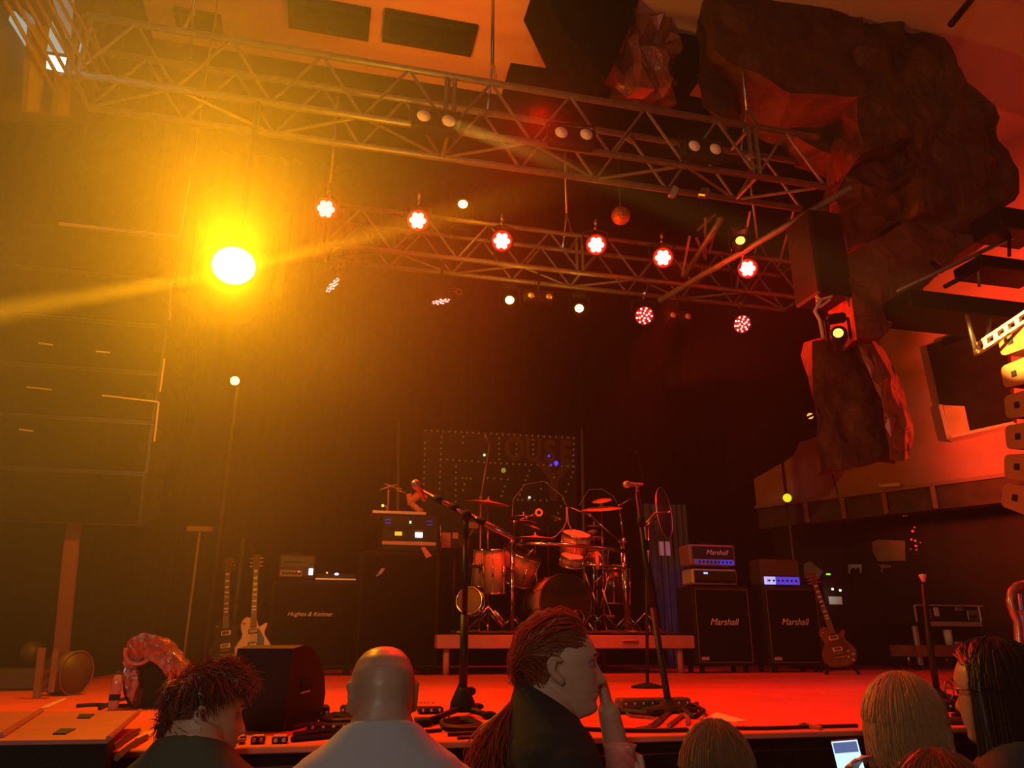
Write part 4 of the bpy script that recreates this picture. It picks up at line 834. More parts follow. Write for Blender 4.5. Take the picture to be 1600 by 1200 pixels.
# rack bar with its posts
t = thing('drum_rack', 'chrome drum rack with curved front bar and two tall posts', 'rack', (dk(876, 900, 7.6).x, 7.55, ZD))
pts = [dk(803, 852, 7.75), dk(815, 849, 7.6), dk(860, 850, 7.5), dk(905, 853, 7.5), dk(940, 856, 7.58), dk(980, 862, 7.75)]
MB().tube(pts, .021, 10).build('front_bar', chrome, t)
for x0, y0, x1, y1, Y in ((800, 845, 797, 975, 7.74), (974, 845, 978, 972, 7.74), (726, 850, 730, 975, 7.8)):
    p = dk(x0, y0, Y); MB().tube([(p.x, Y, ZD + .01), p], .021, 10).build('post', chrome, t); MB().lathe([(.05, 0), (.045, .02), (.03, .03)], (p.x, Y, ZD), n=12).build('rubber_foot', rubber, t)
    MB().lathe([(.034, -.035), (.034, .035)], dk(x0, 888 if x0 != 974 else 884, Y), (0, 0, 1), 12).build('clamp', chrome, t); MB().lathe([(.034, -.03), (.034, .03)], p, (0, 0, 1), 12).build('clamp', chrome, t)
MB().tube([dk(733, 884, 7.8), dk(800, 888, 7.74)], .016, 8).build('side_bar', darkshell, t); MB().ell(dk(754, 886, 7.76), (.05, .05, .035), 12, 8).build('clamp', darkshell, t)
MB().tube([dk(905, 882, 7.8), dk(975, 884, 7.74)], .014, 8).build('side_bar', chrome, t)
MB().tube([dk(819, 872, 7.7), dk(833, 858, 7.6)], .012, 6).build('arm', chrome, t)
# boom arms and stands
def boom_stand(label, base, segs, mic=None, name='boom_stand', m=chrome, zb=None, r=.010, trip=True, cat='stand'):
    zb = ZD if zb is None else zb; t = thing(name, label, cat, (base[0], base[1], zb))
    if trip: tripod(t, base[0], base[1], zb, .18, .2, m=m)
    MB().tube([V((base[0], base[1], zb + .08)), segs[0]], r, 8).build('pole', m, t)
    for i in range(len(segs) - 1): MB().tube([segs[i], segs[i + 1]], r * .85, 8).build('boom_arm', m, t)
    for s in segs[:-1]: MB().ell(s, r * 2.2, 10, 6).build('clamp', m, t)
    if mic: 
        d = (segs[-1] - segs[-2]).normalized() if mic is True else V(mic); e = segs[-1]
        MB().lathe([(.010, -.01), (.014, .06), (.019, .09), (.02, .12), (.012, .138)], e, d, 12).build('microphone', mat('mic_body', (.15, .13, .12), .35, .6), t)
    return t
boom_stand('overhead microphone boom rising behind the left crash cymbal', (dk(750, 900, 8.3).x, 8.3), [dk(751, 778, 8.3), dk(765, 694, 8.35)], mic=(-.2, 0, .35), m=mat('worn_red', (.5, .3, .25), .4, .5))
boom_stand('boom arm with a round amber-tipped microphone over the left toms', (dk(800, 930, 8.1).x, 8.1), [dk(803, 815, 8.1), dk(822, 808, 8.0), dk(838, 802, 7.95)], mic=None)
o = bpy.data.objects['boom_stand.001']; p = dk(842, 801, 7.93); MB().torus(p, .032, .012, (C0 - p), 18, 8).build('amber_ring', mat('amber_mic_ring', (.95, .62, .15), .4), o); MB().disc(p, .026, (C0 - p), 14).build('microphone', rubber, o)  # amber is the ring's plain base colour, without emission
boom_stand('long boom from the right stand pointing up to the left', (dk(978, 930, 8.0).x - .02, 8.0), [dk(970, 848, 7.9), dk(922, 805, 7.95), dk(884, 790, 8.0)], mic=None)
boom_stand('right boom arm holding the large crash, pointing up to the right', (dk(983, 930, 8.2).x, 8.2), [dk(975, 846, 8.05), dk(967, 790, 8.05), dk(990, 777, 8.0)], mic=None)
boom_stand('black boom with a microphone over the effect cymbals', (dk(857, 930, 8.6).x, 8.6), [dk(856, 815, 8.4), dk(862, 806, 8.3)], mic=(.4, -.5, -.3), m=black)
boom_stand('thin leaning stand with a small tall cymbal tip above the right microphone', (dk(1003, 930, 8.7).x, 8.7), [dk(1004, 745, 8.7), dk(995, 706, 8.7), dk(984, 702, 8.7)], mic=None, m=black)
# crossing legs of the double pedal and the snare stand
t = thing('snare_stand', 'crossing chrome legs of the stand right of the bass drum', 'stand', (dk(925, 980, 7.9).x, 7.9, ZD))
for q in (((913, 895), (925, 925)), ((925, 925), (934, 948)), ((955, 885), (938, 950)), ((951, 890), (927, 912)), ((947, 893), (949, 920)), ((941, 920), (957, 968)), ((925, 880), (931, 900)), ((934, 862), (946, 884))):
    a, b_ = dk(*q[0], 7.8), dk(*q[1], 7.8); a.z = max(a.z, ZD + .02); b_.z = max(b_.z, ZD + .015); MB().tube([a, b_], .010, 6).build('leg', steel, t)
MB().tube([dk(932, 862, 7.75), dk(934, 890, 7.75)], .022, 10).build('sleeve', mat('red_sleeve', (.7, .25, .2), .4), t)
MB().box(dk(952, 964, 7.75), (.09, .1, .03), b=.006).build('footboard', steel, t)
t = thing('bass_pedal', 'shiny hi-hat pedal left of the bass drum', 'pedal', (dk(775, 975, 7.5).x, 7.5, ZD))
for q in (((763, 948), (787, 978)), ((750, 962), (765, 946)), ((772, 954), (789, 972))): 
    a, b_ = dk(*q[0], 7.5), dk(*q[1], 7.5); a.z = max(a.z, ZD + .02); b_.z = max(b_.z, ZD + .015); MB().tube([a, b_], .014, 8).build('rod', chrome, t)
MB().box(V((dk(783, 975, 7.5).x, 7.48, ZD + .015)), (.1, .2, .025), b=.006).build('footboard', steel, t)
t = thing('drum_throne', 'dark drum stool hidden behind the kit', 'stool', (dk(880, 900, 8.7).x, 8.75, ZD)); b = V((dk(880, 900, 8.7).x, 8.75, ZD))
MB().lathe([(.02, .42), (.17, .43), (.175, .48), (.15, .51), (.001, .515)], b, n=20).build('seat', rubber, t); MB().tube([b + V((0, 0, .1)), b + V((0, 0, .43))], .018, 8).build('pole', chrome, t); tripod(t, b.x, b.y, ZD, .25, .22)
# dark stools/boxes of gear at the left of the kit
t = thing('drum_module', 'dark electronics box with shiny strips at the left of the kit', 'box', (dk(703, 900, 8.1).x, 8.1, ZD))
a, c = dk(687, 834, 8.1), dk(735, 858, 8.1); MB().bx(a.x, c.x, 8.1, 8.3, c.z, a.z, b=.01).build('case', darkshell, t)
for x0, y0, x1, y1 in ((690, 832, 704, 856), (707, 832, 716, 842)): p, q = dk(x0, y0, 8.09), dk(x1, y1, 8.09); MB().bx(p.x, q.x, 8.085, 8.1, q.z, p.z, b=.003).build('panel', mat('red_panel', (.5, .2, .16), .25), t)
MB().tube([dk(688, 812, 8.1), dk(689, 860, 8.1)], .01, 6).build('upright', chrome, t); MB().tube([V((dk(710, 870, 8.2).x, 8.2, ZD)), dk(710, 858, 8.2)], .02, 8).build('post', black, t)
a, c = dk(733, 815, 8.2), dk(748, 826, 8.2); MB().bx(a.x, c.x, 8.2, 8.26, c.z, a.z, b=.006).tube([dk(740, 826, 8.22), dk(727, 850, 8.15)], .01, 6).build('pad', mat('red_panel', (.5, .2, .16), .25), t)
# looping thin cables over the kit
def loose(label, pxs, Y, r=.004, m=None, name='thin_cable', grp='thin cables looping over the kit'): 
    pts = [at(x, y, Y) for x, y in pxs]; return solo(MB().tube(pts, r, 5), name, m or mat('pale_cable', (.5, .4, .38), .35), label, 'cable', pts[-1], grp)
loose('thin cable looping down from the end of the long boom', [(885, 792), (885, 815), (880, 826), (868, 838), (845, 846)], 7.95)
loose('second thin cable from the long boom to the rack tom', [(886, 792), (888, 818), (895, 832), (908, 845)], 7.95)
loose('thin cable arching over the ride cymbal to the sign', [(800, 806), (802, 780), (820, 757), (850, 752), (878, 775), (886, 792)], 8.3, .003)
loose('thin cable arching over the large crash cymbal', [(905, 790), (920, 765), (940, 764), (958, 775), (964, 786)], 8.3, .003)
# ------------------------------------------------------------------ microphones and gear along the stage front
def fl(x, y): return atz(x, y, SZ)
def mic_mb(e, d, s=1.0):
    d = V(d).normalized(); return MB().lathe([(.010 * s, -.10 * s), (.014 * s, -.02 * s), (.019 * s, .045 * s), (.024 * s, .055 * s), (.026 * s, .075 * s), (.022 * s, .095 * s), (.001, .105 * s)], e, d, 14)
# boom stand, centre left
g = fl(725, 1120); YB = g.y; t = thing('microphone_stand', 'black microphone stand with long boom at the stage front, left of the ponytailed man', 'microphone stand', g)
hub = at(723, 1096, YB); top = at(728, 790, YB); 
MB().tube([hub, at(726, 960, YB)], .016, 10).build('lower_tube', black, t); MB().tube([at(726, 962, YB), at(728, 842, YB)], .011, 10).build('upper_tube', black, t)
MB().lathe([(.05, -.035), (.045, 0), (.03, .03), (.02, .05)], hub, n=12).build('hub', rubber, t)
MB().ell(hub + V((.03, 0, .035)), (.02, .014, .016), 8, 6).build('knob', rubber, t)
for q in ((662, 1136), (764, 1124), (745, 1110)):
    e = fl(*q); l = MB().tube([hub + V((0, 0, -.02)), e + V((0, 0, .012))], .011, 8).build('leg', black, t); MB().ell(e + V((0, 0, .014)), (.03, .016, .014), 10, 6).build('rubber_foot', rubber, l)
a = at(652, 771, YB + .5); b = at(800, 842, YB + .02); c = at(728, 808, YB + .25)
piv = at(728, 806, YB)
MB().tube([at(728, 845, YB), piv], .010, 8).build('neck', black, t)
redtube = mat('boom_tube', (.35, .18, .15), .25, .8)
a, b = at(661, 768, YB + .15), at(803, 841, YB - .12)
MB().tube([a, a.lerp(b, .55)], .008, 8).build('boom_arm', redtube, t); MB().tube([a.lerp(b, .5), b], .011, 8).build('boom_sleeve', redtube, t); MB().tube([a.lerp(b, .52), b], .0095, 8).build('boom_grip', redtube, t)
MB().ell(piv + V((0, -.01, 0)), (.022, .03, .022), 12, 8).build('clamp', rubber, t)
for k in (.18, .36, .66): MB().lathe([(.014, -.02), (.014, .02)], a.lerp(b, k), b - a, 10).build('collar', rubber, t)
e = at(656, 768, YB + .15); mb = mic_mb(e, at(650, 757, YB + .1) - e, .75); mb.build('microphone', mat('mic_grille', (.5, .38, .3), .3, .7), t)
pts = [a, a + V((-.02, 0, -.08)), at(690, 800, YB + .05), at(722, 930, YB - .03), at(716, 1070, YB), fl(702, 1112)]
solo(MB().tube([at(726, 1050, YB - .02), at(718, 1068, YB - .03), at(706, 1095, YB - .05), fl(703, 1110) + V((0, 0, .004)), fl(700, 1125) + V((0, 0, .004))], .003, 5), 'thin_cable', cablem, 'thin cable dropping from the boom stand to the floor', 'cable', fl(703, 1110))
# straight stand, centre right
g = fl(1046, 1112); Y2 = g.y; t = thing('microphone_stand', 'straight black microphone stand leaning at the stage front, right of the ponytailed man', 'microphone stand', g)
pp = [g + V((0, 0, .02)), at(1042, 1085, Y2), at(1020, 950, Y2 + .05), at(1008, 870, Y2 + .1)]
MB().tube(pp[:3], .014, 10).build('lower_tube', black, t); MB().tube(pp[2:] + [at(996, 770, Y2 + .15)], .011, 10).build('upper_tube', black, t)
MB().lathe([(.11, 0), (.11, .012), (.04, .025), (.015, .05)], g, n=20).build('base', rubber, t)
for x, y in ((1008, 852), (1002, 815)): MB().lathe([(.018, -.02), (.018, .02)], at(x, y, Y2 + .12), (0, .1, 1), 10).build('collar', rubber, t)
e = at(990, 757, Y2 + .15); MB().tube([at(996, 770, Y2 + .15), at(996, 758, Y2 + .15), e], .009, 8).build('clip', redtube, t)
mic_mb(at(990, 757, Y2 + .15), at(975, 757, Y2 + .12) - at(990, 757, Y2 + .15), .62).build('microphone', mat('mic_grille', (.5, .38, .3), .3, .7), t)
t2 = thing('microphone_stand', 'short dark microphone stand with red clip arms before the upright cymbal', 'microphone stand', fl(1012, 1075))
Y3 = fl(1012, 1075).y; MB().tube([fl(1012, 1075) + V((0, 0, .02)), at(1010, 870, Y3)], .011, 8).build('lower_tube', black, t2); MB().tube([at(1010, 872, Y3), at(1007, 820, Y3)], .009, 8).build('upper_tube', mat('worn_red', (.5, .3, .25), .4, .5), t2)
MB().tube([at(1007, 820, Y3), at(1023, 802, Y3), at(1042, 800, Y3 + .1)], .007, 8).build('clip_arm', redtube, t2); MB().ell(at(1007, 819, Y3), .018, 10, 6).build('clamp', redtube, t2); MB().lathe([(.10, 0), (.10, .012), (.02, .03)], fl(1012, 1075), n=18).build('base', rubber, t2)
# black stand at the far right
g = fl(1466, 1092); Y4 = g.y; t = thing('microphone_stand', 'black microphone stand with pinkish tip at the right, beside the flight case', 'microphone stand', g)
MB().tube([g + V((0, 0, .02)), at(1452, 1000, Y4 + .02), at(1443, 912, Y4 + .04)], [.016, .015, .012], 10).build('tube', black, t)
MB().lathe([(.11, 0), (.11, .012), (.04, .025), (.015, .05)], g, n=20).build('base', rubber, t)
e = at(1443, 909, Y4 + .04); MB().lathe([(.008, 0), (.018, .03), (.019, .036), (.001, .04)], e, (0, 0, 1), 12).build('microphone', mat('pink_tip', (.75, .38, .33), .5), t)
# stage monitor wedge
def rot(z): return M4.Rotation(z, 4, 'Z')
prof = [(0, 0), (.02, .235), (.10, .245), (.17, .235), (.235, .20), (.28, .15), (.30, .09), (.29, .04), (.25, 0)]
o = fl(352, 1142); Mx = M4.Translation(o + V((0, 0, .005))) @ rot(radians(-24)) @ M4(((0, 1, 0, 0), (1, 0, 0, 0), (0, 0, 1, 0), (0, 0, 0, 1)))
t = thing('stage_monitor', 'black stage monitor wedge with curved side behind the tousle-haired youth', 'loudspeaker', o)
MB().prism(prof, .19, Mx).build('cabinet', mat('monitor_paint', (.016, .010, .008), .6, bump=.3, bscale=300, spec=.2), t)
hm = MB().prism([(.10, .10), (.16, .105), (.165, .135), (.13, .15), (.10, .14)], .006, Mx @ M4.Translation((0, .188, 0)) ); hm.build('handle_recess', rubber, t)
MB().prism([(.10, .098), (.16, .102), (.16, .106), (.10, .102)], .008, Mx @ M4.Translation((0, .189, 0))).build('handle_edge', mat('pale_cable', (.5, .4, .38), .35), t)
for q in ((.03, .02), (.24, .02), (.03, .18), (.24, .18)): c = Mx @ V((q[0], q[1], -.004)); MB().lathe([(.014, -.002), (.014, .01)], c, n=8).build('foot', rubber, t)
# subwoofer / flight case block at the far left, in front of the stage
zs_ = 1.50; q = [atz(-160, 1160, zs_), atz(169, 1155, zs_), atz(219, 1111, zs_), atz(62, 1111, zs_), atz(-60, 1112, zs_)]
t = thing('subwoofer', 'large black cabinet with slotted red-lit lid at the lower left corner', 'loudspeaker', (q[0].lerp(q[2], .5).x, q[0].lerp(q[2], .5).y, 0))
cor = [q[0], q[1], q[2], q[4]]
def clipY(p, r): return r.lerp(p, min(1, (SE - .04 - r.y) / (p.y - r.y))) if p.y > SE - .04 else p
low = [cor[0], cor[1], clipY(cor[2], cor[1]), clipY(cor[3], cor[0])]; low = [V((p.x, min(p.y, SE - .04), 0)) for p in low]
MB().rings([[V((p.x, p.y, .0)) for p in low], [V((p.x, p.y, zs_ - .009)) for p in low]], smooth=False).build('cabinet', tolex, t)
lidm = mat('lid_paint', (.42, .10, .075), .5, var=.1)
MB().rings([[V((p.x, p.y, zs_ - .009)) for p in cor], [V((p.x, p.y, zs_)) for p in cor]], smooth=False).build('lid', lidm, t)
for a_, b_ in (((120, 1123), (148, 1117)), ((82, 1148), (118, 1140))):
    p0, p1 = atz(a_[0], a_[1], zs_), atz(b_[0], b_[1], zs_); p2, p3 = atz(b_[0] - 24, b_[1], zs_), atz(a_[0] + 20, a_[1], zs_); 
    pp = [p0, p3, p1, p2]; mb = MB().rings([[V((p.x, p.y, zs_ - .004)) for p in pp], [V((p.x, p.y, zs_ + .003)) for p in pp]], smooth=False); mb.build('handle_slot', black, t)
mb = MB().tube([atz(0, 1153, zs_) + V((0, 0, .004)), atz(64, 1112, zs_) + V((0, 0, .004))], .008, 5); mb.build('lid_seam', mat('lid_edge', (.4, .14, .1), .4), t)
mb = MB().tube([q[1] + V((0, 0, .002)), q[2] + V((0, 0, .002))], .006, 5); mb.build('lid_edge', mat('lid_edge', (.4, .14, .1), .4), t)
tp = [(62, 1106), (72, 1104), (106, 1092), (78, 1092), (80, 1096), (92, 1096)]
pp = [fl(x, y) for x, y in ((62, 1108), (75, 1107), (106, 1093), (96, 1093))]
solo(MB().rings([[p + V((0, 0, .001)) for p in pp], [p + V((0, 0, .005)) for p in pp]], smooth=False), 'tape_strip', mat('bright_tape', (.8, .4, .35), .5), 'bright red strip of tape on the stage behind the slotted lid', 'tape', pp[0])
# fan wrapped in crumpled clear plastic
YF = fl(240, 1108).y
g = fl(240, 1108); t = thing('wrapped_fan', 'crumpled shiny plastic sheet draped over a rounded frame at stage left', 'plastic sheet', g)
bm = bmesh.new(); cen = [at(x, y, YF) for x, y in ((205, 1102), (196, 1070), (192, 1035), (203, 1005), (228, 995), (255, 1004), (275, 1030), (290, 1055), (286, 1085), (268, 1108), (258, 1085), (262, 1060), (245, 1035), (225, 1024), (212, 1040), (214, 1070))]
n = len(cen); fr = [bm.verts.new(p - g) for p in cen]; bk = [bm.verts.new(p - g + V((.03, .14, -.01))) for p in cen]
bm.faces.new(fr); bm.faces.new(bk[::-1]); 
for j in range(n): bm.faces.new((fr[j], bk[j], bk[(j + 1) % n], fr[(j + 1) % n]))
bmesh.ops.triangulate(bm, faces=bm.faces[:])
for _ in range(4):
    es = [e for e in bm.edges if e.calc_length() > .025]
    if es: bmesh.ops.subdivide_edges(bm, edges=es, cuts=1); bmesh.ops.triangulate(bm, faces=bm.faces[:])
bmesh.ops.recalc_face_normals(bm, faces=bm.faces[:]); bm.normal_update(); nr = {v: v.normal.copy() for v in bm.verts}
for v in bm.verts: q = v.co * 9; v.co += nr[v] * (.03 * noise.noise(q) + .018 * abs(noise.noise(q * 2.6)) + .008 * noise.noise(q * 6)); v.co.z = max(v.co.z, .004)
me = bpy.data.meshes.new('sheet'); bm.to_mesh(me); bm.free(); o = bpy.data.objects.new('sheet', me); COL.objects.link(o); o.parent = t
me.materials.append(mat('crumpled_plastic', (.34, .12, .09), .14, .25, spec=.9, bump=.35, bscale=60, coat=.8))
MB().ell(at(232, 1062, YF + .1), (.10, .05, .13), 14, 10).build('dark_core', rubber, t)
MB().torus(at(216, 1018, YF - .02), .05, .009, (0, 1, .2), 18, 6, .6, 3.4).build('folded_edge', mat('plastic_fold', (.45, .2, .15), .25, coat=.5), t)
for sx in (-.08, .09): MB().tube([V((g.x + sx, YF + .1, SZ)), V((g.x + sx * .7, YF + .1, SZ + .1))], .012, 6).build('leg', rubber, t)
# bottle
g = fl(176, 1110); pxm = (FW.dot(g - C0)) / FPX
t = thing('water_bottle', 'clear plastic bottle with dark label beside the crumpled sheet', 'bottle', g)
hb = 56 * pxm
MB().lathe([(.006, 0), (7.5 * pxm, .002), (8 * pxm, hb * .15), (7 * pxm, hb * .32), (8 * pxm, hb * .5), (8 * pxm, hb * .75), (5.5 * pxm, hb * .9), (3 * pxm, hb * .95), (3 * pxm, hb)], g, n=16).build('bottle_body', mat('bottle_plastic', (.65, .32, .26), .1, spec=.8, coat=.6, alpha=.75), t)
MB().lathe([(8.2 * pxm, hb * .26), (8.3 * pxm, hb * .42)], g, n=16, cap=False).build('bottle_label', rubber, t); MB().lathe([(3.3 * pxm, hb * .95), (3.3 * pxm, hb * 1.03), (.001, hb * 1.035)], g, n=12).build('bottle_cap', mat('cap', (.1, .05, .04), .5), t)
# broken frame of planks and gear in the left wing
plank = mat('worn_plank', (.20, .08, .04), .7, var=.2, scale=10)
YP = fl(70, 1092).y
t = thing('plank_frame', 'open frame of two worn upright planks with cross pieces at far left', 'frame', fl(70, 1094))
for x0, y0, x1, y1, w in ((64, 1012, 55, 1095, 9), (86, 1016, 78, 1082, 6)):
    a, b = at(x0, y0, YP), at(x1, y1, YP); b.z = max(b.z, SZ); d_ = w / 2 * (FW.dot(a - C0)) / FPX
    MB().rings([[p + V((-d_, 0, 0)), p + V((d_, 0, 0)), p + V((d_, .03, 0)), p + V((-d_, .03, 0))] for p in (a, b)], smooth=False).build('upright', plank, t)
for q in (((64, 1053), (84, 1045), 4), ((62, 1070), (82, 1062), 5), ((58, 1082), (80, 1074), 3)):
    a, b = at(*q[0], YP + .02), at(*q[1], YP + .05); d_ = q[2] * (FW.dot(a - C0)) / FPX
    MB().rings([[p + V((0, 0, -d_)), p + V((0, .02, -d_)), p + V((0, .02, d_)), p + V((0, 0, d_))] for p in (a, b)], smooth=False).build('cross_piece', plank, t)
YQ = YP + .9; t = thing('leaning_plank', 'long reddish plank leaning up at the left wing', 'plank', fl(95, 1085))
a, b = at(121, 748, YQ), at(92, 1060, YQ); b.z = max(b.z, SZ + .01); d_ = 10 * (FW.dot(a - C0)) / FPX
MB().rings([[p + V((-d_, 0, 0)), p + V((d_, 0, 0)), p + V((d_, .03, 0)), p + V((-d_, .03, 0))] for p in (a, V((b.x, b.y, SZ)))], smooth=False).build('board', mat('red_plank', (.14, .028, .012), .7, var=.15), t)
p = at(112, 1036, YP + .3); t = thing('round_drum_case', 'round dark case standing on edge in the left wing, its rim lit red', 'case', (p.x, p.y, SZ)); hh = (p.z - SZ)
MB().lathe([(.11, 0), (.11, .12)], V((p.x - .06, p.y + .02, SZ + .11)), (.85, -.5, 0), 24).build('case_body', mat('case_brown', (.08, .03, .02), .5, var=.2), t); MB().torus(V((p.x - .06, p.y + .02, SZ + .11)) + V((.85, -.5, 0)).normalized() * .12, .11, .005, (.85, -.5, 0), 24, 6).build('rim', mat('case_rim', (.16, .04, .025), .4), t)
a, c = at(-30, 888, YP + 1.6), at(40, 892, YP + 1.6); t = thing('shelf', 'thin bright shelf edge at the far left edge of the picture', 'shelf', (a.x, a.y, SZ))
MB().bx(a.x, c.x, a.y, a.y + .3, c.z, a.z).build('board', mat('pale_frame', (.75, .55, .4), .5), t)
for x in (a.x + .05, c.x - .05): MB().tube([(x, a.y + .2, SZ), (x, a.y + .2, c.z)], .015, 6).build('post', black, t)
a, c = at(-40, 1030, YP + .8), at(52, 1096, YP + .8); t = thing('gear_case', 'dark low case on the stage at far left', 'case', (a.x, a.y, SZ)); MB().bx(a.x, c.x, a.y, a.y + .5, SZ, at(0, 1046, YP + .8).z, b=.015).build('case_body', mat('case_dark', (.05, .03, .022), .6, var=.3), t)
a, c = at(18, 1005, YP + 1.0), at(42, 1046, YP + 1.0); MB().ell((a.x + .06, a.y + .2, at(0, 1042, YP + .8).z + .07), (.07, .07, .075), 12, 8).build('lamp_housing', mat('case_brown', (.08, .03, .02), .5, var=.2), t)
# pedals, boxes and cables on the floor
def floorbox(label, x0, y0, x1, y1, dp, m, cat='pedal', name='effect_pedal', parts=(), group=None, top=None):
    g0, g1 = fl(x0, y1), fl(x1, y1); Y = (g0.y + g1.y) / 2; t = thing(name, label, cat, ((g0.x + g1.x) / 2, Y, SZ), group); h = at((x0 + x1) / 2, y0, Y).z - SZ
    h = max(h, .015); MB().bx(g0.x, g1.x, Y, Y + dp, SZ + .001, SZ + h, b=min(.008, h * .2)).build('case', m, t)
    if top: MB().bx(g0.x + .004, g1.x - .004, Y + .004, Y + dp - .004, SZ + h, SZ + h + .003).build('top_plate', top, t)
    w = g1.x - g0.x
    for k in range(max(2, min(8, int(w / .03)))): MB().lathe([(.006, 0), (.005, .006)], (g0.x + w * (k + .5) / max(2, min(8, int(w / .03))), Y, SZ + h * .55), (0, -1, 0), 8).build('knob', mat('pale_knob', (.4, .32, .3), .4), t)
    return t, h
floorbox('low black switch box with knobs at the foot of the right microphone stand', 966, 1091, 1088, 1109, .08, mat('grey_case', (.10, .06, .05), .45, .3), 'box', 'switch_box')
floorbox('upright black pedal left of the bald man', 496, 1102, 514, 1128, .05, black); floorbox('smaller black pedal just left of the bald head', 531, 1102, 548, 1119, .05, black)
floorbox('flat black pedalboard left of the bald man', 480, 1133, 562, 1141, .12, rubber, 'pedal', 'pedalboard')
floorbox('black pedal box right of the bald man', 654, 1105, 694, 1116, .07, black, 'pedal', 'pedal_box'); floorbox('second flat black box nearer the bald man', 650, 1123, 700, 1131, .08, black, 'pedal', 'pedal_box')
redtop = mat('lit_top', (.5, .22, .18), .5)
for i, (x0, x1) in enumerate(((372, 382), (391, 413), (424, 449))): floorbox('small pedal with pale top on the stage edge, %s from the left' % ['first', 'second', 'third'][i], x0, 1152, x1, 1163, .05, black, 'pedal', 'stomp_pedal', (), 'pedals on the stage edge by the youth', redtop)
for i, x in enumerate((658, 664, 670, 677)): p = fl(x, 1099); solo(MB().bx(p.x - .005, p.x + .005, p.y, p.y + .02, SZ + .001, SZ + .003), 'tape_mark', mat('dark_tape', (.12, .02, .015), .6), '%s of four tiny dark tape marks behind the pedal box' % ['leftmost', 'second from left', 'third from left', 'rightmost'][i], 'tape', (p.x, p.y, SZ), 'tape marks on the floor')
pp = [fl(x, y) for x, y in ((1098, 1124), (1120, 1114), (1166, 1127), (1150, 1129))]
solo(MB().rings([[p + V((0, 0, .001)) for p in pp], [p + V((0, 0, .003)) for p in pp]], smooth=False), 'set_list', mat('paper', (.8, .62, .55), .7), 'sheet of paper lying on the stage behind the light-brown hair', 'paper', pp[0])
def fcab(label, pxs, r=.006, m=None, grp='cables on the stage floor', hgt=0, sm=4):
    P = [fl(x, y) + V((0, 0, r + (hgt * (i % 2)))) for i, (x, y) in enumerate(pxs)]; out = []
    for i in range(len(P) - 1):
        p0, p1, p2, p3 = P[max(i - 1, 0)], P[i], P[i + 1], P[min(i + 2, len(P) - 1)]
        for s_ in range(sm): u = s_ / sm; out.append(.5 * ((2 * p1) + (p2 - p0) * u + (2 * p0 - 5 * p1 + 4 * p2 - p3) * u * u + (3 * p1 - p0 - 3 * p2 + p3) * u ** 3))
    return solo(MB().tube(out + [P[-1]], r, 5), 'cable', m or cablem, label, 'cable', P[0], grp)
shiny = mat('shiny_cable', (.18, .07, .06), .2, coat=.7)
fcab('shiny cable curling left out of the switch box', [(988, 1100), (978, 1112), (985, 1121), (1015, 1124), (1030, 1130), (1022, 1137), (995, 1142)], .006, shiny)
fcab('shiny cable running from the right stand base to the left edge', [(1047, 1105), (1046, 1112), (1035, 1122), (1018, 1136), (992, 1144)], .006, shiny)
fcab('second shiny cable beside the right stand base', [(1052, 1112), (1040, 1122), (1028, 1134), (1010, 1141)], .006, shiny)
fcab('thick black cable behind the left of the switch box', [(950, 1125), (962, 1117), (980, 1117), (1012, 1120), (1036, 1119)], .012)
fcab('black cable coil at the right end of the switch box', [(1062, 1117), (1080, 1110), (1098, 1113), (1099, 1121), (1085, 1124), (1072, 1120), (1070, 1113), (1090, 1108)], .009, None, hgt=.012)
fcab('cable lying along the stage edge, right of centre', [(905, 1142), (940, 1144), (990, 1145), (1040, 1145), (1075, 1144)], .007)
fcab('flat red tape-like cable crossing behind the light-brown hair', [(1045, 1138), (1060, 1126), (1068, 1120), (1075, 1126), (1074, 1134)], .008, redc)
fcab('long cable along the front edge at the right', [(1150, 1141), (1200, 1141), (1260, 1139), (1340, 1137)], .006)
fcab('small cable twist on the right front edge', [(1252, 1138), (1262, 1137), (1272, 1141), (1284, 1143)], .008, redc)
for i, q in enumerate(([(460, 1152), (500, 1147), (560, 1143)], [(455, 1160), (500, 1156), (550, 1150)], [(455, 1142), (480, 1134), (486, 1126), (484, 1120)], [(505, 1132), (520, 1125), (540, 1127), (556, 1133), (540, 1136), (515, 1136), (505, 1132)])): fcab(['cable along the floor left of the bald man', 'lower cable along the floor left of the bald man', 'thin cable behind the wedge corner', 'dark cable coil between the two upright pedals'][i], q, .008 if i != 3 else .014)
for i, q in enumerate(([(690, 1133), (715, 1128), (740, 1131), (750, 1138), (720, 1142), (695, 1140), (690, 1133)], [(694, 1138), (720, 1133), (745, 1134), (752, 1142), (722, 1145), (695, 1143)], [(700, 1151), (740, 1149), (780, 1147)], [(715, 1158), (750, 1156), (790, 1153)], [(665, 1146), (690, 1144)])): fcab(['coiled black cable beside the boom stand feet', 'second loop of the coil beside the boom stand feet', 'cable along the floor by the ponytailed man', 'front cable by the ponytailed man', 'short cable near the left foot of the boom stand'][i], q, .009 if i < 2 else .006)
for i, q in enumerate(([(1470, 1095), (1490, 1108), (1530, 1112), (1560, 1118)], [(1480, 1105), (1500, 1114), (1545, 1122)], [(1490, 1122), (1510, 1118), (1530, 1125), (1505, 1130), (1488, 1128)], [(1485, 1133), (1520, 1134), (1550, 1131)], [(1500, 1098), (1520, 1102), (1545, 1104)])): fcab(['cable from the far right stand base', 'second cable from the far right stand base', 'cable loop behind the blond bob', 'cable along the edge behind the blond bob', 'cable by the glasses of the dark-haired viewer'][i], q, .009)
floorbox('dark gear case beyond the blond bob at the right', 1476, 1096, 1530, 1112, .16, rubber, 'box', 'gear_box')
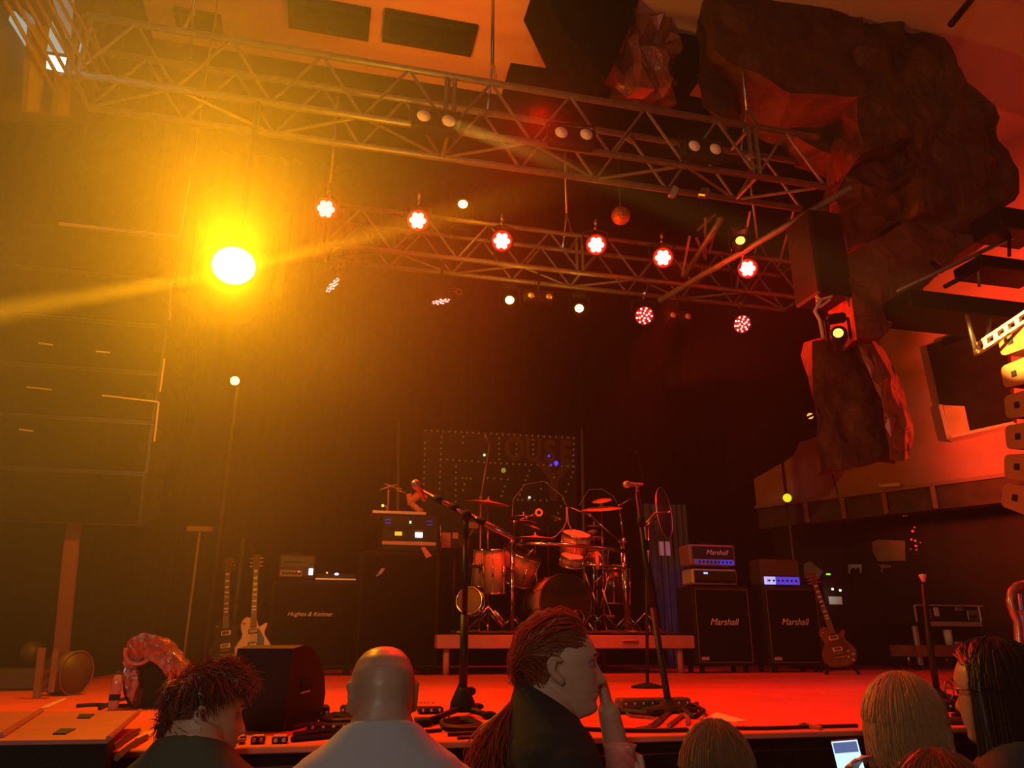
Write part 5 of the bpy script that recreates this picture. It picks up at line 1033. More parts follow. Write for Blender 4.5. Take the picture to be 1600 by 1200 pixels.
# tape bands and bright paper at the left of the stage edge
pp = [fl(x, y) for x, y in ((210, 1160), (226, 1148), (240, 1147), (232, 1156))]
solo(MB().rings([[p + V((0, 0, .001)) for p in pp], [p + V((0, 0, .01)) for p in pp]], smooth=False), 'crumpled_strip', mat('bright_tape', (.8, .4, .35), .5), 'shiny red strip beside the slotted lid and the youth', 'tape', pp[0])
for i, q in enumerate(([(120, 1106), (150, 1104), (186, 1106), (215, 1103)], [(155, 1110), (180, 1098), (205, 1092)], [(175, 1175), (195, 1160), (216, 1146)], [(182, 1190), (205, 1170), (228, 1156)])): fcab(['cable behind the slotted lid', 'cable by the bottle', 'shiny cable between lid and youth', 'second shiny cable between lid and youth'][i], q, .008, shiny if i > 1 else None)
# ------------------------------------------------------------------ right wing: cases, papers, lights
t = thing('rack_device', 'black rack with a pale sheet and tiny lights behind the sunburst guitar', 'amplifier', (at(1305, 940, 7.6).x, 7.7, SZ))
a, c = at(1284, 903, 7.6), at(1322, 1040, 7.6); MB().bx(a.x, c.x, 7.6, 7.9, SZ, a.z, b=.01).build('case', black, t)
def onp(par, name, m, x0, y0, x1, y1, Y, th=.008): p, q = at(x0, y0, Y), at(x1, y1, Y); return MB().bx(p.x, q.x, Y - th, Y, q.z, p.z).build(name, m, par)
onp(t, 'pale_sheet', mat('pale_sheet', (.75, .9, .85), .6), 1294, 932, 1316, 944.5, 7.6); onp(t, 'light', glow('warm_led', (1, .85, .5), 3), 1299, 919, 1302, 922, 7.6); onp(t, 'light', glow('warm_led', (1, .85, .5), 3), 1311, 921, 1314, 924, 7.6); onp(t, 'green_light', glow('green_strip', (.3, 1, .02), 1.4), 1291, 896, 1297, 898.5, 7.7)
a = at(1294, 897, 7.7); MB().bx(a.x - .08, a.x + .1, 7.71, 7.75, at(0, 905, 7.7).z - .01, a.z + .03).build('top_unit', black, t)
p = [at(x, y, 7.45) for x, y in ((1256, 880), (1266, 877), (1286, 893), (1278, 902), (1257, 902))]
def upright_sheet(label, pxs, Y, m, base=None, name='paper_sheet', cat='paper', post=True):
    p = [at(x, y, Y) for x, y in pxs]; cx = sum(q.x for q in p) / len(p); t = thing(name, label, cat, (cx, Y, min(q.z for q in p) if base is None else base))
    n = len(p); MB().add(p + [q + V((0, .006, 0)) for q in p], [tuple(range(n)), tuple(range(2 * n - 1, n - 1, -1))] + [(j, j + n, (j + 1) % n + n, (j + 1) % n) for j in range(n)]).build('sheet', m, t)
    if post: MB().tube([(cx, Y + .02, base or SZ), (cx, Y + .02, max(q.z for q in p) - .03)], .01, 6).build('post', black, t)
    return t
upright_sheet('grey-green card behind the head of the sunburst guitar', [(1256, 881), (1266, 877), (1286, 893), (1280, 903), (1257, 903)], 7.55, mat('greenish_card', (.14, .15, .10), .7), SZ, 'card', 'card')
def wing_sheet(label, pts, m, name='paper_sheet', sub=()):
    n2 = V((.848, .53, 0)); 
    def wpx(x, y, o=0): r = ray(x, y); P0 = V((W0.x, W0.y, 0)) - n2 * (.03 + o); return C0 + r * (n2.dot(P0 - C0) / n2.dot(r))
    t = thing(name, label, 'paper', wpx(*pts[0]))
    def sl(nm, q, m_, o): a = [wpx(x, y, o) for x, y in q]; b = [v - n2 * .008 for v in a]; k = len(a); MB().add(a + b, [tuple(range(k)), tuple(range(2 * k - 1, k - 1, -1))] + [(j, j + k, (j + 1) % k + k, (j + 1) % k) for j in range(k)]).build(nm, m_, t)
    sl('sheet', pts, m, .0)
    for nm, q, m_ in sub: sl(nm, q, m_, .012)
    return wpx
wpx = wing_sheet('large yellowed paper pinned on the dark wing wall', [(1363, 847), (1372, 843), (1414, 845), (1415, 876), (1372, 877), (1364, 862)], mat('old_paper', (.30, .22, .15), .8, var=.2, scale=9), 'wall_paper_sheet')
wing_sheet('small pale picture sheet on the dark wing wall, left of the large paper', [(1325, 882), (1347, 882), (1346, 896), (1326, 896)], mat('violet_paper', (.7, .62, .75), .8), 'wall_picture', [('dark_figures', [(1329, 890), (1334, 887), (1337, 890), (1341, 886), (1344, 891), (1344, 896), (1329, 896)], rubber)])
wing_sheet('faint torn sheet low on the dark wing wall', [(1373, 882), (1392, 883), (1392, 887), (1380, 888), (1379, 894), (1376, 894), (1377, 887)], mat('old_paper', (.30, .22, .15), .8, var=.2, scale=9), 'wall_scrap')
t = thing('light_string', 'short string of tiny red lights on the dark wing wall', 'lights', wpx(1427, 830))
MB().tube([wpx(1412, 806, .03), wpx(1424, 826, .03), wpx(1424, 846, .03), wpx(1430, 858, .03)], .004, 5).build('wire', black, t)
for x, y, r in ((1412, 805, 3), (1416, 805, 2), (1429, 824, 2.2), (1426, 830, 3.6), (1424, 843, 3), (1430, 845, 3), (1431, 853, 3.4), (1438, 848, 1.5), (1423, 858, 1.6), (1432, 859, 2)): q = wpx(x, y, .05); MB().ell(q, r * .6 * FW.dot(q - C0) / FPX, 8, 5).build('red_bulb', glow('red_string_bulb', (1, .05, .02), .9), t)
def tubeframe(label, name, cat, loc, segs, r, m):
    t = thing(name, label, cat, loc)
    for nm, pts, mm in segs: MB().tube(pts, r, 8).build(nm, mm or m, t)
    return t
YC = fl(1435, 1048).y + .2
t = thing('flight_case', 'open flight case with steel edges on a trolley at the right', 'case', (at(1485, 1000, YC).x, YC + .3, SZ))
def fx(x0, y0, x1, y1, dy0, dy1, nm, m, b=.004): a, c = at(x0, y0, YC), at(x1, y1, YC); MB().bx(a.x, c.x, YC + dy0, YC + dy1, c.z, a.z, b=b).build(nm, m, t)
violet_edge = mat('case_edge', (.62, .5, .55), .35, .4); case_dark = mat('case_black', (.016, .013, .012), .6)
fx(1433, 947, 1535, 975, .02, .5, 'case_body', case_dark); fx(1431, 944, 1536, 948, 0, .03, 'edge', violet_edge); fx(1450, 971, 1536, 979, 0, .03, 'edge', violet_edge); fx(1430, 946, 1434, 972, 0, .03, 'edge', violet_edge); fx(1529, 948, 1535, 972, 0, .03, 'edge', violet_edge)
fx(1459, 949, 1469, 963, 0, .015, 'label_sheet', mat('violet_paper', (.7, .62, .75), .8)); fx(1448, 951, 1457, 966, 0, .015, 'latch_plate', mat('case_plate', (.3, .26, .28), .4, .5)); fx(1511, 953, 1530, 969, 0, .015, 'latch_plate', mat('case_plate', (.3, .26, .28), .4, .5)); fx(1514, 961, 1527, 967, -.004, .012, 'latch_hole', case_dark); fx(1493, 948, 1506, 955, 0, .015, 'catch', mat('case_plate', (.3, .26, .28), .4, .5))
fx(1434, 1008, 1505, 1026, 0, .45, 'trolley_shelf', mat('shelf_red', (.32, .10, .07), .6, var=.3)); fx(1436, 978, 1440, 1040, .02, .06, 'trolley_post', violet_edge); fx(1524, 978, 1527, 1040, .3, .34, 'trolley_post', case_dark)
for x in (1440, 1500):
    for dy in (.08, .4): p = at(x, 1030, YC); MB().lathe([(.04, -.015), (.04, .015)], (p.x, YC + dy, SZ + .04), (1, 0, 0), 14).build('caster', rubber, t)
for x in (1440, 1500): p = at(x, 1026, YC); MB().tube([(p.x, YC + .2, SZ + .05), (p.x, YC + .2, at(x, 1022, YC).z)], .02, 6).build('caster_stem', steel, t)
sh = at(1490, 1008, YC); 
def loft(mb, name, m, label, cat, loc): return solo(mb, name, m, label, cat, loc)
p = at(1493, 998, YC); w_ = 6.5 * FW.dot(p - C0) / FPX; solo(MB().lathe([(w_ * .85, 0), (w_, .16), (w_ * .9, .16), (w_ * .8, .01)], (p.x, YC + .1, sh.z), n=16), 'paper_cup', mat('paper_cup', (.85, .82, .7), .6), 'tall white paper cup on the red trolley shelf', 'cup', (p.x, YC + .1, sh.z))
p = at(1500, 1002, YC); solo(MB().box((p.x + .03, YC + .03, sh.z + .018), (.16, .05, .034), Euler((0, 0, .2)).to_matrix(), b=.01), 'folded_cloth', mat('red_towel', (.6, .2, .16), .55, bump=.5, bscale=60), 'small red bundle in front of the white paper cup', 'cloth', (p.x, YC + .05, sh.z))
YCH = 3.75
ch = [at(x, y, YCH) for x, y in ((1600, 913), (1588, 915), (1580, 925), (1578, 940), (1584, 958), (1590, 972), (1592, 1005), (1594, 1020), (1604, 1040))]
zb_ = SZ
t = thing('folding_frame', 'red-lit tubular metal frame with violet glints at the right edge', 'frame', (at(1594, 1040, YCH).x, YCH, SZ))
rm = mat('frame_tube', (.6, .25, .2), .3, .6)
MB().tube(ch, .022, 8).build('tube', rm, t); MB().tube([at(1593, 928, YCH + .02), at(1597, 960, YCH + .02), at(1600, 1000, YCH + .02)], .011, 8).build('inner_tube', mat('tube_glint', (.45, .45, .95), .3, .2), t); MB().tube([at(1581, 955, YCH), at(1640, 962, YCH)], .012, 6).build('cross_tube', rm, t)  # violet put into the inner tube's colour imitates a blue glint
e = ch[-1]; MB().tube([e, (e.x + .05, YCH, SZ + .01)], .02, 8).build('leg', rm, t); MB().tube([at(1640, 913, YCH), (at(1640, 913, YCH).x + .05, YCH + .05, SZ + .01)], .02, 8).build('leg', rm, t); MB().tube([ch[0], at(1640, 913, YCH)], .022, 8).build('tube', rm, t)
a, c = wpx(1440, 1000, .3), 0
struct(MB().tube([fl(1375, 1030) + V((0, 0, .02)), fl(1440, 1044) + V((0, 0, .02))], .012, 5), 'trim_20', mat('wing_edge', (.16, .09, .07), .6))
# ------------------------------------------------------------------ people in the front rows
def evalmesh(o):
    dg = bpy.context.evaluated_depsgraph_get(); me = bpy.data.meshes.new_from_object(o.evaluated_get(dg)); old = o.data; o.modifiers.clear(); o.data = me; bpy.data.meshes.remove(old)
def fuse(mb, name, m, parent, vox, it=3):
    o = mb.build(name, m, parent); o.data.name = name
    r = o.modifiers.new('r', 'REMESH'); r.mode = 'VOXEL'; r.voxel_size = vox; r.use_smooth_shade = True
    s = o.modifiers.new('s', 'SMOOTH'); s.factor = .5; s.iterations = it
    evalmesh(o); o.data.name = name
    if not o.data.materials: o.data.materials.append(m)
    o.data.polygons.foreach_set('use_smooth', [True] * len(o.data.polygons))
    return o
def lerp_tab(tab, z):
    for (z0, a), (z1, b) in zip(tab, tab[1:]):
        if z0 >= z >= z1:
            u = (z0 - z) / (z0 - z1) if z0 != z1 else 0; u = u * u * (3 - 2 * u) * .5 + u * .5; return a + (b - a) * u
    return tab[-1][1] if z < tab[-1][0] else tab[0][1]
FRONT = [(.117, .0), (.112, .035), (.10, .058), (.08, .076), (.055, .089), (.035, .094), (.025, .0955), (.012, .088), (-.02, .088), (-.038, .090), (-.046, .092), (-.056, .0965), (-.0615, .0905), (-.068, .095), (-.078, .088), (-.086, .087), (-.097, .0915), (-.106, .088), (-.114, .074), (-.122, .045), (-.13, .02)]
BACK = [(.117, .0), (.112, -.04), (.10, -.066), (.08, -.085), (.05, -.099), (.02, -.103), (-.02, -.098), (-.05, -.085), (-.08, -.07), (-.11, -.064), (-.13, -.062)]
WID = [(.117, .0), (.112, .03), (.10, .05), (.08, .066), (.05, .0765), (.02, .079), (-.01, .076), (-.04, .070), (-.07, .062), (-.09, .053), (-.105, .044), (-.114, .04), (-.122, .042), (-.13, .045)]
def head_geo(mb, X, s=1.0, nose=1.0, ear=1.0):
    """one head: rings from crown to under the jaw, with brow, sockets, nose, lips, chin; ears joined on"""
    N = 64; rings = []; zs = [.1165] + [.114 - i * .0037 for i in range(66)]
    for z in zs:
        f, b, w_ = lerp_tab(FRONT, z), lerp_tab(BACK, z), lerp_tab(WID, z); rg = []
        for j in range(N):
            a = 2 * pi * j / N; sx, cyy = sin(a), cos(a); e = .86
            x = w_ * (abs(sx) ** e) * (1 if sx >= 0 else -1); y = (f if cyy > 0 else -b) * (abs(cyy) ** (.92 if cyy > 0 else 1.0)) * (1 if cyy >= 0 else -1)
            if cyy > 0:
                if -.05 < z < .022:
                    t = (.022 - z) / .058
                    h = .030 * nose * (max(0, t) ** .9 if t < 1 else max(0, 1 - (t - 1) / .16) ** .6)
                    wd = .009 + .008 * min(1, max(0, t)) ** 2
                    y += h * math.exp(-(x / wd) ** 2)
                y -= .011 * math.exp(-((abs(x) - .031) / .015) ** 2 - ((z - .010) / .012) ** 2)
                y += .004 * math.exp(-((abs(x) - .03) / .02) ** 2 - ((z - .031) / .008) ** 2)
                y += .004 * math.exp(-((abs(x) - .042) / .018) ** 2 - ((z + .022) / .018) ** 2)
                y -= .004 * math.exp(-((abs(x) - .04) / .012) ** 2 - ((z + .06) / .02) ** 2)
            rg.append(X @ (V((x, y, z)) * s))
        rings.append(rg)
    mb.rings(rings)
    for k in (-1, 1):
        c = V((k * .077, -.012, -.002)); out = V((k * .92, -.38, 0)).normalized(); fw = V((k * .38, .92, 0)).normalized(); upv = V((0, -.18, 1)).normalized()
        pts = [(.012, -.026, .000), (.004, -.034, .000), (-.008, -.022, .003), (-.016, -.002, .007), (-.015, .018, .008), (-.004, .031, .006), (.009, .029, .003), (.014, .018, .0)]
        mb.tube([X @ ((c + fw * a + upv * b + out * (d * 1.5 * ear + .004)) * s) for a, b, d in pts], .0052 * s, 8)
        mb.tube([X @ ((c + fw * a + upv * b + out * d * ear) * s) for a, b, d in ((.006, -.026, .003), (-.006, -.012, .006), (-.008, .008, .009), (0, .02, .007))], .008 * s, 8)
def hand_geo(mb, W, d, nrm, side=1, curl=(.5, .5, .5, .5), thumb=.5, s=1.0, spread=.08):
    """palm, four fingers of their own lengths with three joints each, thumb from the side of the palm. d: along palm, nrm: palm faces"""
    d = V(d).normalized(); nrm = V(nrm); nrm = (nrm - d * nrm.dot(d)).normalized(); x = d.cross(nrm) * side; W = V(W)
    def ring(u, w_, t, off=0): 
        return [W + (d * u + x * (w_ * cos(a) + off) + nrm * t * sin(a)) * s for a in [2 * pi * k / 14 for k in range(14)]]
    mb.rings([ring(-.02, .027, .019), ring(.0, .027, .018), ring(.03, .034, .017), ring(.06, .040, .016), ring(.088, .041, .0135), ring(.096, .037, .010)])
    for k, (o, L, c) in enumerate(zip((.029, .0105, -.0085, -.027), (.092, .102, .095, .074), curl)):
        p = W + (d * (.082 if k != 3 else .076) + x * o) * s; a = -.1; dirx = x * (o * spread / .03); pts = [p]; seg = (.46, .30, .24)
        for q in range(3):
            a += c * (1.0, 1.15, .8)[q]; v = d * cos(a) + nrm * sin(a) + dirx * (1 - q * .3); p = p + v * (L * seg[q] * s); pts.append(p)
        full = [pts[0], pts[0].lerp(pts[1], .5), pts[1], pts[1].lerp(pts[2], .5), pts[2], pts[3]]
        mb.tube(full, [.0098 * s, .0092 * s, .0094 * s, .0084 * s, .0083 * s, .0062 * s], 8); mb.ell(pts[3], .0066 * s, 8, 6)
    p = W + (d * .022 + x * .026) * s; v1 = (d * .62 + x * .72 + nrm * .25).normalized(); v2 = (d * .9 + x * (.42 - thumb) + nrm * (.2 + thumb)).normalized(); v3 = (d * .9 + x * (.2 - thumb * 1.2) + nrm * (.2 + thumb)).normalized()
    a, b, c = p + v1 * .042 * s, p + v1 * .042 * s + v2 * .034 * s, p + v1 * .042 * s + v2 * .034 * s + v3 * .026 * s
    mb.tube([p, a, a.lerp(b, .5), b, c], [.014 * s, .0118 * s, .0105 * s, .0105 * s, .0075 * s], 8); mb.ell(c, .008 * s, 8, 6)
TOR = [(-.195, .060, .060, .0), (-.225, .074, .066, -.004), (-.255, .110, .074, -.008), (-.285, .158, .086, -.01), (-.32, .186, .100, -.008), (-.38, .194, .116, 0), (-.48, .180, .124, .004), (-.62, .160, .116, .006), (-.75, .165, .118, .004), (-.85, .175, .124, 0), (-.93, .170, .115, 0)]
def torso_geo(mb, X, Ht, k=1.0, inf=0.0, z_from=0, z_to=-2, shift=0, tilt=.45):
    rg = []
    for z, hw, dp, yo in TOR:
        if z > z_from or z < z_to: continue
        N = 36; r = []
        for j in range(N):
            a = 2 * pi * j / N; x = (hw * k + inf) * abs(sin(a)) ** .85 * (1 if sin(a) >= 0 else -1); y = (dp * k + inf) * abs(cos(a)) ** .85 * (1 if cos(a) >= 0 else -1) + yo
            TT = tilt; tl_ = max(0, 1 - abs(z + .20) / .09); r.append(X @ V((x, y, Ht + z + shift * max(0, 1 + z / .95) - y * TT * tl_)))
        rg.append(r)
    mb.rings(rg)
def limb(mb, pts, rad, n=14):
    P = [V(p) for p in pts]; out = []; R = []
    for i in range(len(P) - 1):
        for u in (0, .33, .66): out.append(P[i].lerp(P[i + 1], u)); R.append(rad[i] + (rad[i + 1] - rad[i]) * u)
    out.append(P[-1]); R.append(rad[-1]); mb.tube(out, R, n)
    for p, r in zip(P, rad): mb.ell(p, r, 12, 8)
SCALP = V((.080, .101, .118))
def strands(mb, X, paths, r=.0016):
    for pts in paths:
        k = len(pts); mb.tube([X @ p for p in pts], [r * (1 - .75 * (i / (k - 1)) ** 2) for i in range(k)], 3, cap=False)
def sphv(th, ph): return V((sin(th) * sin(ph), sin(th) * cos(ph), cos(th)))
def surf(u, off): return V((u.x * (SCALP.x + off), u.y * (SCALP.y + off) - .002, u.z * (SCALP.z + off)))
def cap_geo(mb, X, th_max, off, face_th=.75, n=40, m=16, bump=0):
    """skull-hugging shell; th_max(ph) limits how far down it reaches"""
    rg = []
    for i in range(m + 1):
        r = []
        for j in range(n):
            ph = 2 * pi * j / n; th = max(.02, th_max(ph) * i / m); u = sphv(th, ph); r.append(X @ surf(u, off + bump * noise.noise(u * 6)))
        rg.append(r)
    mb.rings(rg, cap=False); mb.rings([[X @ (X.inverted() @ p * .985) for p in q] for q in rg], cap=False)
def hairline(front=.62, side=1.25, back=2.15):
    def f(ph):
        a = abs((ph + pi) % (2 * pi) - pi)   # 0 front, pi back
        if a < .9: return front + (side - front) * (a / .9) ** 2
        if a < 1.5: return side
        if a < 2.15: return side + (back - side) * ((a - 1.5) / .65)
        return back
    return f
def person(label, hc, face, pitch=0, roll=0, torso=None, Ht=1.75, skin=None, shirt=None, vox=.006, hs=1.0, k=1.0, shift=.0, arms=None, lean_=(0, 0), name='person', ear=1.0, collar=.45, sleeve='short', trousers=None, neck_r=.058, nose=1.0):
    """hc: world position of the head centre; face, torso: headings clockwise from +Y"""
    torso = face if torso is None else torso; hc = V(hc); Ht = hc.z + .117 * hs
    Xh = M4.Translation(hc) @ M4.Rotation(-face, 4, 'Z') @ M4.Rotation(pitch, 4, 'X') @ M4.Rotation(roll, 4, 'Y')
    td = V((sin(torso), cos(torso), 0)); base = V((hc.x, hc.y, 0)) - td * (.035 + lean_[0]); base.z = 0
    Xt = M4.Translation(base) @ M4.Rotation(-torso, 4, 'Z')
    t = thing(name, label, 'person', base)
    mb = MB(); head_geo(mb, Xh, hs, nose, ear)
    n0, n1 = Xh @ V((0, -.022, -.075)), Xt @ V((0, -.008, Ht - .23 + shift)); mb.tube([Xh @ V((0, -.02, -.04)), n0, n0.lerp(n1, .5), n1, Xt @ V((0, 0, Ht - .31 + shift))], [neck_r * .93, neck_r * .95, neck_r * .97, neck_r * 1.08, neck_r * 1.2], 20)
    torso_geo(mb, Xt, Ht, k, shift=shift)
    S = {s: Xt @ V((s * .162 * k, -.008, Ht - .355 + shift * .6)) for s in (-1, 1)}; A = {}
    for s in (-1, 1):
        a = (arms or {}).get(s)
        if a is None: a = dict(E=Xt @ V((s * .235 * k, -.03, Ht - .62)), W=Xt @ V((s * .225 * k, .02, Ht - .87)), d=Xt.to_3x3() @ V((0, .12, -1)), n=Xt.to_3x3() @ V((-s, 0, 0)), curl=(.45, .5, .55, .6), thumb=.3)
        A[s] = a; limb(mb, [S[s], V(a['E']), V(a['W'])], [.054 * k, .042 * k, .029 * k]); hand_geo(mb, V(a['W']), a['d'], a['n'], a.get('side', s), a['curl'], a['thumb'], a.get('s', 1))
    LG = []
    for s in (-1, 1):
        h, kn, an = Xt @ V((s * .09, 0, Ht - .93)), Xt @ V((s * .10, .02, .50)), Xt @ V((s * .11, 0, .09)); LG.append((h, kn, an)); limb(mb, [h, kn, an], [.088, .055, .038]); mb.ell(Xt @ V((s * .115, .06, .045)), (.042, .12, .04), 14, 8, Xt.to_3x3())
    body = fuse(mb, 'body', skin, t, vox)
    # clothes
    if shirt:
        ms = MB(); torso_geo(ms, Xt, Ht, k, .011, z_from=-.215, shift=shift, tilt=collar)
        for s in (-1, 1):
            a = A[s]; E_, W_ = V(a['E']), V(a['W'])
            if sleeve == 'short': limb(ms, [S[s], S[s].lerp(E_, .72)], [.062 * k, .060 * k])
            else: limb(ms, [S[s], E_, E_.lerp(W_, .93)], [.064 * k, .056 * k, .042 * k])
        fuse(ms, 'shirt' if sleeve == 'short' else 'jacket', shirt, t, .008, 2)
    mt = MB(); torso_geo(mt, Xt, Ht, k, .008, z_from=-.70, shift=shift)
    for h, kn, an in LG: limb(mt, [h, kn, an + V((0, 0, .0))], [.1, .075, .06])
    fuse(mt, 'trousers', trousers or mat('dark_trousers', (.02, .02, .025), .8), t, .016, 2)
    for s in (-1, 1): MB().ell(Xt @ V((s * .115, .06, .05)), (.05, .135, .05), 16, 8, Xt.to_3x3()).build('shoe', rubber, t)
    ew = mat('eye_white', (.2, .17, .15), .2); ei = mat('eye_iris', (.03, .018, .01), .15)
    for s in (-1, 1):
        e = MB().ell(Xh @ (V((s * .031, .0725, .010)) * hs), .0118 * hs, 12, 8).build('eye', ew, t); MB().ell(Xh @ (V((s * .031, .0815, .0095)) * hs), (.0052, .0038, .0052), 10, 6, Xh.to_3x3()).build('iris', ei, e)
    return t, Xh @ M4.Scale(hs, 4), Xt, A
R_ = random.Random(11)
def brows(t, Xh, m): 
    for s in (-1, 1): MB().tube([Xh @ V((s * .014, .0965, .029)), Xh @ V((s * .03, .096, .035)), Xh @ V((s * .048, .083, .031))], [.003, .0036, .0018], 6).build('eyebrow', m, t)
def mouth(t, Xh): MB().tube([Xh @ V((-.022, .086, -.062)), Xh @ V((-.008, .0935, -.0605)), Xh @ V((.008, .0935, -.0605)), Xh @ V((.022, .086, -.062))], [.0015, .004, .004, .0015], 6).build('lips', mat('lips', (.22, .09, .075), .5), t)
skinm = mat('skin', (.42, .245, .16), .5, var=.06, scale=9); skin2 = mat('skin_tan', (.36, .215, .145), .42, var=.06, scale=9)
def hairmat(name, col, tr=.4):
    m = mat(name, col, .42, spec=.5); nt = m.node_tree; b = nt.nodes['Principled BSDF']; t_ = nt.nodes.new('ShaderNodeBsdfTranslucent'); t_.inputs[0].default_value = (*[min(1, c * 1.6) for c in col], 1)
    x = nt.nodes.new('ShaderNodeMixShader'); x.inputs[0].default_value = tr; nt.links.new(b.outputs[0], x.inputs[1]); nt.links.new(t_.outputs[0], x.inputs[2]); nt.links.new(x.outputs[0], nt.nodes['Material Output'].inputs['Surface']); return m
darkhair = hairmat('dark_hair', (.05, .028, .016)); brownhair = hairmat('brown_hair', (.20, .10, .05)); blondhair = hairmat('blond_hair', (.48, .30, .14)); lightbrown = hairmat('light_brown_hair', (.30, .17, .08)); redbrown = hairmat('red_brown_hair', (.26, .09, .04))
def ang(px): return HEAD + math.atan((px - 800) / 1273)
def hair_long(z_end, n, front_cut=.8, off=.010, flare=.02, spread=.0, seed=1, wob=.004):
    """strands that leave the crown, are swept off the face and hang down to z_end"""
    rr = random.Random(seed); out = []
    for _ in range(n):
        sg = rr.choice((-1, 1)); a0 = rr.uniform(0, pi); th0 = rr.uniform(.05, 1.35)
        if a0 < front_cut and th0 > .62: continue
        a1 = max(a0, front_cut + rr.uniform(.02, .25)) if a0 < front_cut else a0
        th = th0; pts = []; o0 = off + rr.uniform(-.004, .008); w1 = rr.uniform(0, 6.28); zz = z_end + rr.uniform(-.02, .025)
        def ph(t): u = min(1, max(0, (t - th0) / max(.2, 1.15 - th0))); u = u * u * (3 - 2 * u); return sg * (a0 + (a1 - a0) * u)
        while th < 1.5: pts.append(surf(sphv(th, ph(th)), o0 * (.6 + .4 * th) + .003 * sin(w1 + th * 3))); th += .24
        pz = surf(sphv(1.5, ph(1.5)), o0); pts.append(pz); L = pz.z - zz; k_ = 4
        for i in range(1, k_ + 1):
            u = i / k_; m_ = 1 + flare * 6 * u * (1 - u) - spread * u
            pts.append(V((pz.x * m_, pz.y * m_, pz.z - L * u)) + V((cos(w1 + u * 5), sin(w1 + u * 4), 0)) * wob * u)
        if len(pts) > 2: out.append(pts)
    return out
# --- bald man in pale grey shirt
t, Xh, Xt, A = person('bald man in pale grey shirt seen from behind', atd(597, 1088, 1.87), ang(597) - .12, pitch=-.16, torso=ang(597) - .05, skin=skin2, shirt=mat('pale_grey_shirt', (.36, .37, .42), .85, bump=.25, bscale=9), vox=.006, k=1.06, shift=.055, neck_r=.066, hs=.99, ear=.6)
Xb = Xt; ms = MB(); Ht = 0
# --- ponytailed man in black t-shirt, hand at the mouth, cup in the other hand
hc = atd(877, 1044, 1.95); F3 = ang(877) + pi / 2 - .06
VD = (hc - C0).normalized(); RTv = RT; 
Wl = atd(951, 1112, 1.97); El = atd(984, 1262, 1.98); cupc = atd(968, 1166, 1.80); Wr = atd(1003, 1246, 1.79); Er = atd(925, 1300, 1.74)
arms = {-1: dict(E=El, W=Wl, d=V((0, 0, 1)) - RTv * .22, n=-RTv + V((0, .15, 0)), curl=(.95, 1.0, 1.05, 1.1), thumb=.35, s=.95), 1: dict(E=Er, W=Wr, d=V((0, 0, 1)) - RTv * .05 + FW * .35, n=-RTv - FW * .2, curl=(.95, 1.0, 1.0, 1.0), thumb=.55, s=.9)}
blacktee = mat('black_tee', (.010, .010, .010), .9, bump=.2, bscale=12)
t, Xh, Xt, A = person('ponytailed man in black t-shirt in profile, hand raised to his mouth', hc, F3, pitch=.02, torso=F3 - .25, skin=skinm, shirt=blacktee, vox=.0042, arms=arms, shift=.05, hs=.966, k=.97, nose=1.08, ear=1.9, collar=.85)
brows(t, Xh, darkhair); mouth(t, Xh)
ponyhair = hairmat('pony_hair', (.34, .09, .04), .55)
mb = MB(); cap_geo(mb, Xh, hairline(.60, 1.12, 2.05), .006, bump=.004); rr = random.Random(3); paths = []
T = V((0, -.112, -.062))
for _ in range(1500):
    ph = rr.uniform(0, 2 * pi); lim = hairline(.64, 1.16, 2.1)(ph); th = lim * sqrt(rr.random()); u0 = sphv(th, ph); o0 = .007 + rr.random() * .006; n_ = 6; pts = []; uT = V((T.x / SCALP.x, T.y / SCALP.y, T.z / SCALP.z)).normalized()
    fz = rr.random() < .3; w0 = V((rr.uniform(-1, 1), rr.uniform(-1, 1), rr.uniform(-.2, 1))) * (.022 if fz else .006)
    for i in range(n_ + 1):
        u = i / n_; q = u0 * (1 - u) ** 2 + V((.75 if u0.x > 0 else -.75, -.55, .42)) * (2 * u * (1 - u) * min(1, abs(u0.x) * 2.2)) + (u0 + uT) * (u * (1 - u) * (1 - min(1, abs(u0.x) * 2.2))) + uT * u * u; q = q.normalized() if q.length > .05 else uT; pts.append(surf(q, o0 + .012 * u * (1 - u) * 4 * (q.z > -.3)) + w0 * sin(pi * u) + V((noise.noise(q * 9 + w0 * 60), noise.noise(q * 9 + V((4, 0, 0))), noise.noise(q * 9 + V((0, 4, 0))))) * .004)
    paths.append(pts)
strands(mb, Xh, paths, .0017)
tail = []
for _ in range(1300):
    a = rr.uniform(0, 6.28); rr0 = .012 * sqrt(rr.random()); e = V((rr.gauss(0, .05), -.15 + rr.gauss(0, .055), -.36 + rr.uniform(-.08, .1))); p0 = T + V((cos(a) * rr0, 0, sin(a) * rr0)); ph1 = rr.uniform(0, 6.28); am = rr.uniform(.003, .013); pts = []
    for i in range(10):
        u = i / 9; w_ = u * (1 - u) * 4; q = p0 * (1 - u) + e * u + V((0, -.03 * sin(pi * min(1, u * 1.2)), 0)); pts.append(q + V((cos(ph1 + u * 11), sin(ph1 + u * 9), 0)) * am * min(1, u * 3) + V((rr0 * cos(a) * 3 * w_, rr0 * sin(a) * 2.2 * w_, 0)))
    tail.append(pts)
strands(mb, Xh, tail, .0019); mb.build('hair', ponyhair, t); MB().torus(Xh @ (T + V((0, -.002, 0))), .017, .006, Xh.to_3x3() @ V((0, -.7, .5)), 16, 8).build('hair_tie', rubber, t)
pr_ = Xt @ V((.03, .128, hc.z - .29)); q0 = atd(908, 1183, 1.93); R3 = Xt.to_3x3()
mbp = MB()
for k_, (a, b) in enumerate((((.06, -.02), (.11, .03)), ((.08, -.06), (.12, -.01)))): mbp.box(Xt @ V((.10, .112, hc.z - .26 - k_ * .05)), (.05, .012, .035), R3 @ M4.Rotation(.6, 3, 'Y'))
